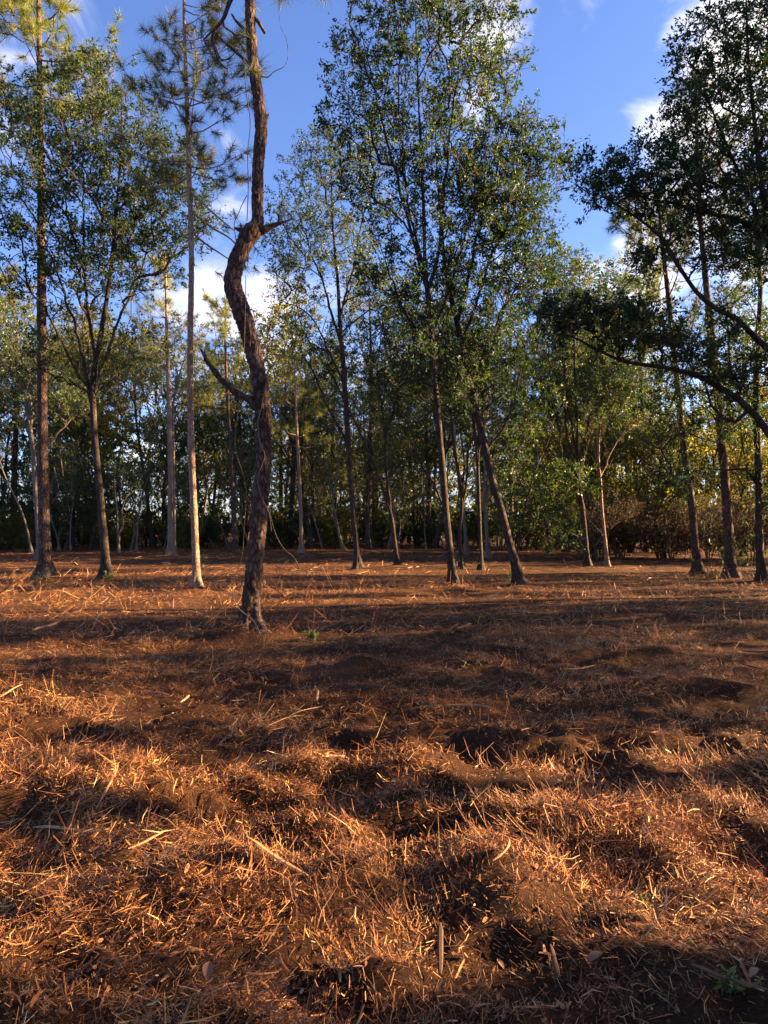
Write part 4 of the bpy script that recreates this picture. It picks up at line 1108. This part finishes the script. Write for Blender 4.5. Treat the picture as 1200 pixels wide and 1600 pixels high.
# the wood that stands to the right of the photograph and shades the clearing from the low sun
SK = [oak_kind(180, 14, 5.6, .18, 120, (.26, .12), L_OAK, M_OAK, low=.30, sprigs=6, leaves=6, clump_r=.8, cheap=True), oak_kind(181, 11, 4.6, .15, 110, (.25, .115), L_MID, M_OAK, low=.16, sprigs=7, leaves=6, clump_r=.75, cheap=True),
      oak_kind(182, 17, 5.5, .2, 110, (.26, .12), L_OAK, M_OAK, low=.45, sprigs=6, leaves=6, clump_r=.8, cheap=True)]
ds = np.array([math.sin(R(SUN_AZ)), math.cos(R(SUN_AZ))]); dn = np.array([-ds[1], ds[0]])
SHADE = [  # (kind, metres towards the sun, metres across, size)
    (1, 24, 1.05, 1.05), (1, 19, .8, .9), (1, 33, 1.2, 1.05), (1, 29, -.6, 1.0), (1, 14, -.8, .9), (1, 17, 1.5, .58), (0, 36, .6, .9), (0, 34, -3.5, 1.1), (1, 22, -3, 1.1), (1, 28, 1.3, .8),
    (1, 11, 5.15, .34), (1, 22, 7.9, .84), (1, 31, 6.7, .82), (1, 33, 9.3, .86), (1, 15, 13.2, .42), (1, 17, 15.6, .45), (1, 20, 18.2, .5), (1, 24, 22, .62),
    (1, 18, 11.7, .68), (0, 26, 11.0, .9), (2, 18, 4.2, .95), (2, 22, 14.6, 1.0),
    (2, 23, 10.4, 1.05), (2, 29, 11.2, 1.0), (1, 31, 20.6, .95), (2, 21, 23, 1.0),     (2, 25, 27, 1.0)] + [(0, -16 - 6 * (i % 3), -14 + 5.5 * i, 1.0) for i in range(5)] + [(0, 6 + 7 * (i % 2) - 9 * (i // 2), -9 - 4 * (i % 3), 1.0) for i in range(6)] + [
    (0, -5 + 5.2 * (i % 5) - 3, -6.5 - 4.2 * (i // 5) - .8 * (i % 2), .95) for i in range(8)]  # unseen trees behind and to the left, added to cut down the sky light
lst = []
for i, (k, s_, v, sc) in enumerate(SHADE):
    p = ds * s_ + dn * v
    lst.append((k, p[0], p[1], i * 1.7, sc, 0))
mass(lst, 'side_woods', 'woods right of the clearing towards the low sun, with unseen trees added behind', SK)

# ------------------------------------------------------------------ sticks, slivers and weeds that stand out
def piece(name, label, cat, a, bpx, w, thick=.35, group=None, mat=None, tint=.6, lift=(.015, .02), bend=0.0, seed=1):
    """a split piece of wood from ground pixel a to ground pixel b, w pixels wide"""
    rg = np.random.default_rng(seed)
    p = np.array([*gpt(*a), 0.0]); q = np.array([*gpt(*bpx), 0.0])
    p[2] = h1(*p[:2]) + lift[0] + .03; q[2] = h1(*q[:2]) + lift[1] + .03
    d = q - p; L = np.linalg.norm(d); wm = .68 * w / F * (p[1] + q[1]) / 2; tint = tint * .75
    side = np.cross(d / L, [0, 0, 1.0]); side /= np.linalg.norm(side); up = np.cross(side, d / L)
    n = 7
    rows = []
    for k in range(n):
        t = k / (n - 1)
        c = p + d * t + side * bend * L * math.sin(t * math.pi) + up * (.02 * L * math.sin(t * 5 + seed))
        ww = wm * .5 * (.75 + .35 * rg.random()) * (.45 if k == 0 else (.3 if k == n - 1 else 1))
        th = ww * thick * 2
        rows += [c - side * ww, c - side * ww * .4 + up * th, c + side * ww * .5 + up * th * .8, c + side * ww, c - up * th * .4]
    v = np.array(rows) - p
    i = np.arange(n - 1)[:, None] * 5; j = np.arange(5)[None]; k = (j + 1) % 5
    quads = np.stack([i + j, i + k, i + 5 + k, i + 5 + j], -1).reshape(-1, 4)
    mb = MB(); mb.add(v, quads, [[0, 1, 4], [1, 2, 4], [2, 3, 4]], np.clip(rg.normal(tint, .12, len(quads)), 0, 1) if False else tint, 0, False)
    b0 = (n - 1) * 5
    o = obj(name, mb.mesh(name, [mat or M_CHIP]), None, p)
    return tag(o, label, cat, group)

GW = 'loose wood lying on the mulch'
piece('wood_slab', 'pale broad wood slab lying on the mulch at the far left', 'wood', (52, 992), (92, 977), 9, group=GW, tint=.75, seed=1)
piece('wood_chip', 'small pale wood chip below the foot of the crooked pine on the left', 'wood', (282, 1107), (296, 1099), 7, group=GW, tint=.9, seed=2)
piece('wood_chip', 'pale wood chip just below left of the crooked pine', 'wood', (360, 1097), (382, 1086), 8, group=GW, tint=.8, seed=3)
piece('wood_chip', 'tiny pale upright chip at the edge of a dark hollow near the middle', 'wood', (495, 1105), (497, 1092), 6, group=GW, tint=.95, lift=(.01, .05), seed=4)
piece('stick', 'pale thin stick slanting in the shade band left of the middle', 'stick', (416, 1146), (472, 1118), 4, group=GW, tint=.7, seed=5)
piece('stick', 'pale stick lying flat just right of the slanting thin stick', 'stick', (452, 1128), (500, 1114), 4, group=GW, tint=.75, seed=6)
piece('wood_sliver', 'long pale split sliver on the sunny mound at the lower left', 'wood', (52, 1296), (168, 1322), 10, group=GW, tint=.95, seed=7)
piece('wood_sliver', 'broad orange sliver lying beside a dark hollow in the lower middle', 'wood', (384, 1398), (482, 1414), 14, group=GW, tint=.45, seed=8)
piece('wood_splinter', 'tall brown splinter standing up in the shade at the bottom middle', 'wood', (688, 1545), (688, 1490), 14, group=GW, tint=.25, lift=(.0, .11), mat=M_DEAD, seed=9)
piece('wood_splinter', 'brown splinter leaning in the shade right of the tall splinter', 'wood', (874, 1538), (860, 1500), 12, group=GW, tint=.5, lift=(.01, .05), mat=M_DEAD, seed=10)
piece('wood_shred', 'pale broad shred of wood on the crest of the sunny middle mound', 'wood', (502, 1210), (545, 1196), 12, group=GW, tint=1.0, seed=11)
piece('branch', 'thick dark branch piece half buried beside the sunny heap right of centre', 'stick', (786, 1302), (862, 1292), 13, .7, group=GW, mat=M_DEAD, tint=.15, seed=12)
piece('branch', 'long dark branch lying across the ground at the middle right', 'stick', (926, 982), (1012, 998), 5, .7, group=GW, mat=M_DEAD, tint=.1, seed=13)
piece('branch', 'dark branch lying in the shade behind the long dark one at the right', 'stick', (1000, 955), (1062, 972), 5, .7, group=GW, mat=M_DEAD, tint=.1, seed=14)
piece('branch', 'thin grey branch lying on the right near the edge of the mulch', 'stick', (1128, 1035), (1198, 1058), 4, .7, group=GW, mat=M_DEAD, tint=.4, seed=15)
piece('stick', 'thin pale curved stick sloping below the crooked pine to the left', 'stick', (275, 1085), (330, 1015), 3, .7, group=GW, tint=.4, bend=.06, seed=16)
piece('stick', 'pale stick poking out of the mulch at the left edge', 'stick', (0, 1097), (36, 1084), 4, .6, group=GW, tint=.8, seed=17)
piece('twig', 'forked pale twig on the mulch right of the lower middle', 'stick', (770, 1402), (796, 1370), 5, .7, group=GW, tint=.9, bend=.12, lift=(.02, .06), seed=18)
piece('stick', 'long thin stem standing slanted on the sunny mound at the left', 'stick', (150, 1296), (186, 1208), 5, .7, group=GW, tint=.75, bend=.05, lift=(.02, .07), seed=19)
piece('twig', 'fine dark twig lying across the sunny patch at the lower right', 'stick', (1030, 1238), (1110, 1266), 4, .7, group=GW, mat=M_DEAD, tint=.3, seed=20)
piece('wood_slab', 'split brown slab with pale edge near the bottom right', 'wood', (1080, 1555), (1200, 1600), 12, group=GW, mat=M_DEAD, tint=.6, seed=21)
piece('wood_sliver', 'pale sliver on the mulch left of the orange sliver', 'wood', (200, 1372), (262, 1340), 8, group=GW, tint=.6, seed=22)

# loose sticks farther out, nothing tells them apart
sq = random.Random(5)
for k in range(26):
    px_, py_ = sq.uniform(20, 1180), 870 + 260 * sq.random() ** 1.5
    sc_ = (py_ - HORIZON) / 160
    dx_ = sq.uniform(18, 46) * sc_ * sq.choice((-1, 1)); dy_ = sq.uniform(-6, 6) * sc_
    piece('stick', 'small loose stick lying somewhere on the mulch of the clearing', 'stick', (px_, py_), (px_ + dx_, py_ + dy_), sq.uniform(2, 3.4) * max(.7, sc_), .8,
          'small loose sticks on the mulch', sq.choice((M_DEAD, M_DEAD, M_CHIP)), sq.uniform(.1, .8), (.0, sq.uniform(.0, .05)), sq.uniform(-.1, .1), 100 + k)

# fallen leaves one can pick out
def fallen(label, px, py, size, tint, az, seed):
    rg = np.random.default_rng(seed)
    x, y = gpt(px, py)
    o0 = np.array([x, y, h1(x, y) + .05])
    n = 7; rows = []
    d = np.array([math.cos(az), math.sin(az), .25]); sd = np.array([-math.sin(az), math.cos(az), .15])
    for k in range(n):
        t = k / (n - 1); w = size * .24 * math.sin(min(1, t * 1.02 + .03) * math.pi) ** .8
        c = d * size * (t - .5) + np.array([0, 0, -.2 * size * (t - .5) ** 2])
        rows += [c - sd * w + np.array([0, 0, w * .5]), c, c + sd * w + np.array([0, 0, w * .5])]
    i = np.arange(n - 1)[:, None] * 3; j = np.arange(2)[None]
    q = np.stack([i + j, i + j + 1, i + 4 + j, i + 3 + j], -1).reshape(-1, 4)
    mb = MB(); mb.add(np.array(rows), q, None, tint, 0, True)
    return tag(obj('fallen_leaf', mb.mesh('fallen_leaf', [M_DRYLEAF]), None, o0), label, 'leaf', 'fallen leaves on the mulch')
fallen('grey dry leaf standing in the shade at the bottom left', 325, 1556, .075, .35, 1.7, 1)
fallen('pale dry leaf on the shaded mulch at the bottom right corner', 1178, 1577, .05, .5, .6, 2)
fallen('red brown fallen leaf beside the orange sliver', 344, 1424, .07, .05, .3, 3)
fallen('pale grey leaf among shreds just right of the tall splinter', 782, 1512, .045, .5, 2.0, 4)
fallen('brown fallen leaf lying right of the bottom middle splinters', 930, 1515, .07, .3, .4, 5)
fallen('pale leaf lying on the right slope of the mulch', 1195, 1128, .10, .8, .4, 6)

# weeds
def weed(label, px, py, hgt, n, lf, mat, seed, cat='weed', name='weed', dy=0):
    rg = np.random.default_rng(seed)
    x, y = gpt(px, py); o0 = np.array([x, y, h1(x, y)])
    mb = MB(); P, A = [], []
    for k in range(n):
        d = rg.normal(size=3) * np.array([.5, .5, .15]) + np.array([0, 0, 1]); d /= np.linalg.norm(d)
        st = np.array([rg.normal(0, .06 * hgt / .3), rg.normal(0, .06 * hgt / .3), -.01]); L = hgt * rg.uniform(.5, 1)
        mid = st + d * L * .55; e = mid + (d + rg.normal(0, .35, 3)) * L * .45
        mb.tube([st, mid, e], [.004, .003, .0015], 4, 1, .3)
        for t in np.linspace(.3, 1, 7):
            P.append(st + (e - st) * t); A.append(rg.normal(0, 1, 3) + np.array([0, 0, .5]))
    P = np.array(P); A = np.array(A)
    mb.leaves(P, A, lf * (.7 + .6 * rg.random(len(P))), lf * .4, np.clip(rg.normal(.5, .25, len(P)), 0, 1), 0, .5, rg)
    return tag(obj(name, mb.mesh(name, [mat, M_TWIG]), None, o0), label, cat, 'weeds on the clearing floor')
weed('low weedy clump at the left foot of the tall left pine', 60, 922, .55, 26, .07, M_GRASS, 1)
weed('green weed at the foot of the forked left oak', 172, 912, .35, 14, .06, M_GRASS, 2)
weed('wispy green sprig beside the slim pine trunk', 322, 893, .8, 7, .07, M_GRASS, 3)
weed('leggy young sprout beside the tall middle oak', 738, 915, 1.5, 9, .09, L_MID, 4)
weed('pale weed at the foot of the slanting oak', 802, 912, .8, 10, .08, M_GRASS, 5)
weed('dry pale weeds between the leaning pine and the stout pine', 1112, 905, .45, 16, .07, L_YEL, 6)
weed('dark grass clump on the mulch right of the crooked pine', 490, 1003, .12, 20, .06, M_GRASS, 7)
weed('little green weed on the sunny slope at the lower right', 1012, 1302, .05, 6, .025, M_GRASS, 8)
weed('green weed in the shade edge at the lower right', 1010, 1412, .06, 9, .03, M_GRASS, 9)
weed('green grass sprig in the bottom right corner', 1140, 1570, .09, 8, .035, M_GRASS, 10)
weed('wispy dry weed near the right edge', 1185, 1085, .16, 7, .035, L_BROWN, 11)
weed('bright leafy weeds at the foot of the edge wood behind the stout pine', 1165, 905, 2.6, 26, .16, L_BRIGHT, 12)

# dead branch leaning in the ground right of the crooked pine
bx = np.array([*gpt(470, 897), 0.0]); bx[2] = h1(*bx[:2])
s = smooth_line(px_line([(472, 899, 2), (466, 884, 2), (458, 870, 1.8), (444, 858, 1.6), (432, 838, 1.3), (424, 812, 1), (421, 790, .7)], bx[1], bx), .1)
mb = MB(); mb.tube(s[:, :3], s[:, 3], 6, 0, .05)
tag(obj('dead_branch', mb.mesh('dead_branch', [M_OAK]), None, bx), 'bare dead branch stuck upright in the ground right of the crooked pine', 'branch')
print('tris', sum(len(m.polygons) for m in bpy.data.meshes))
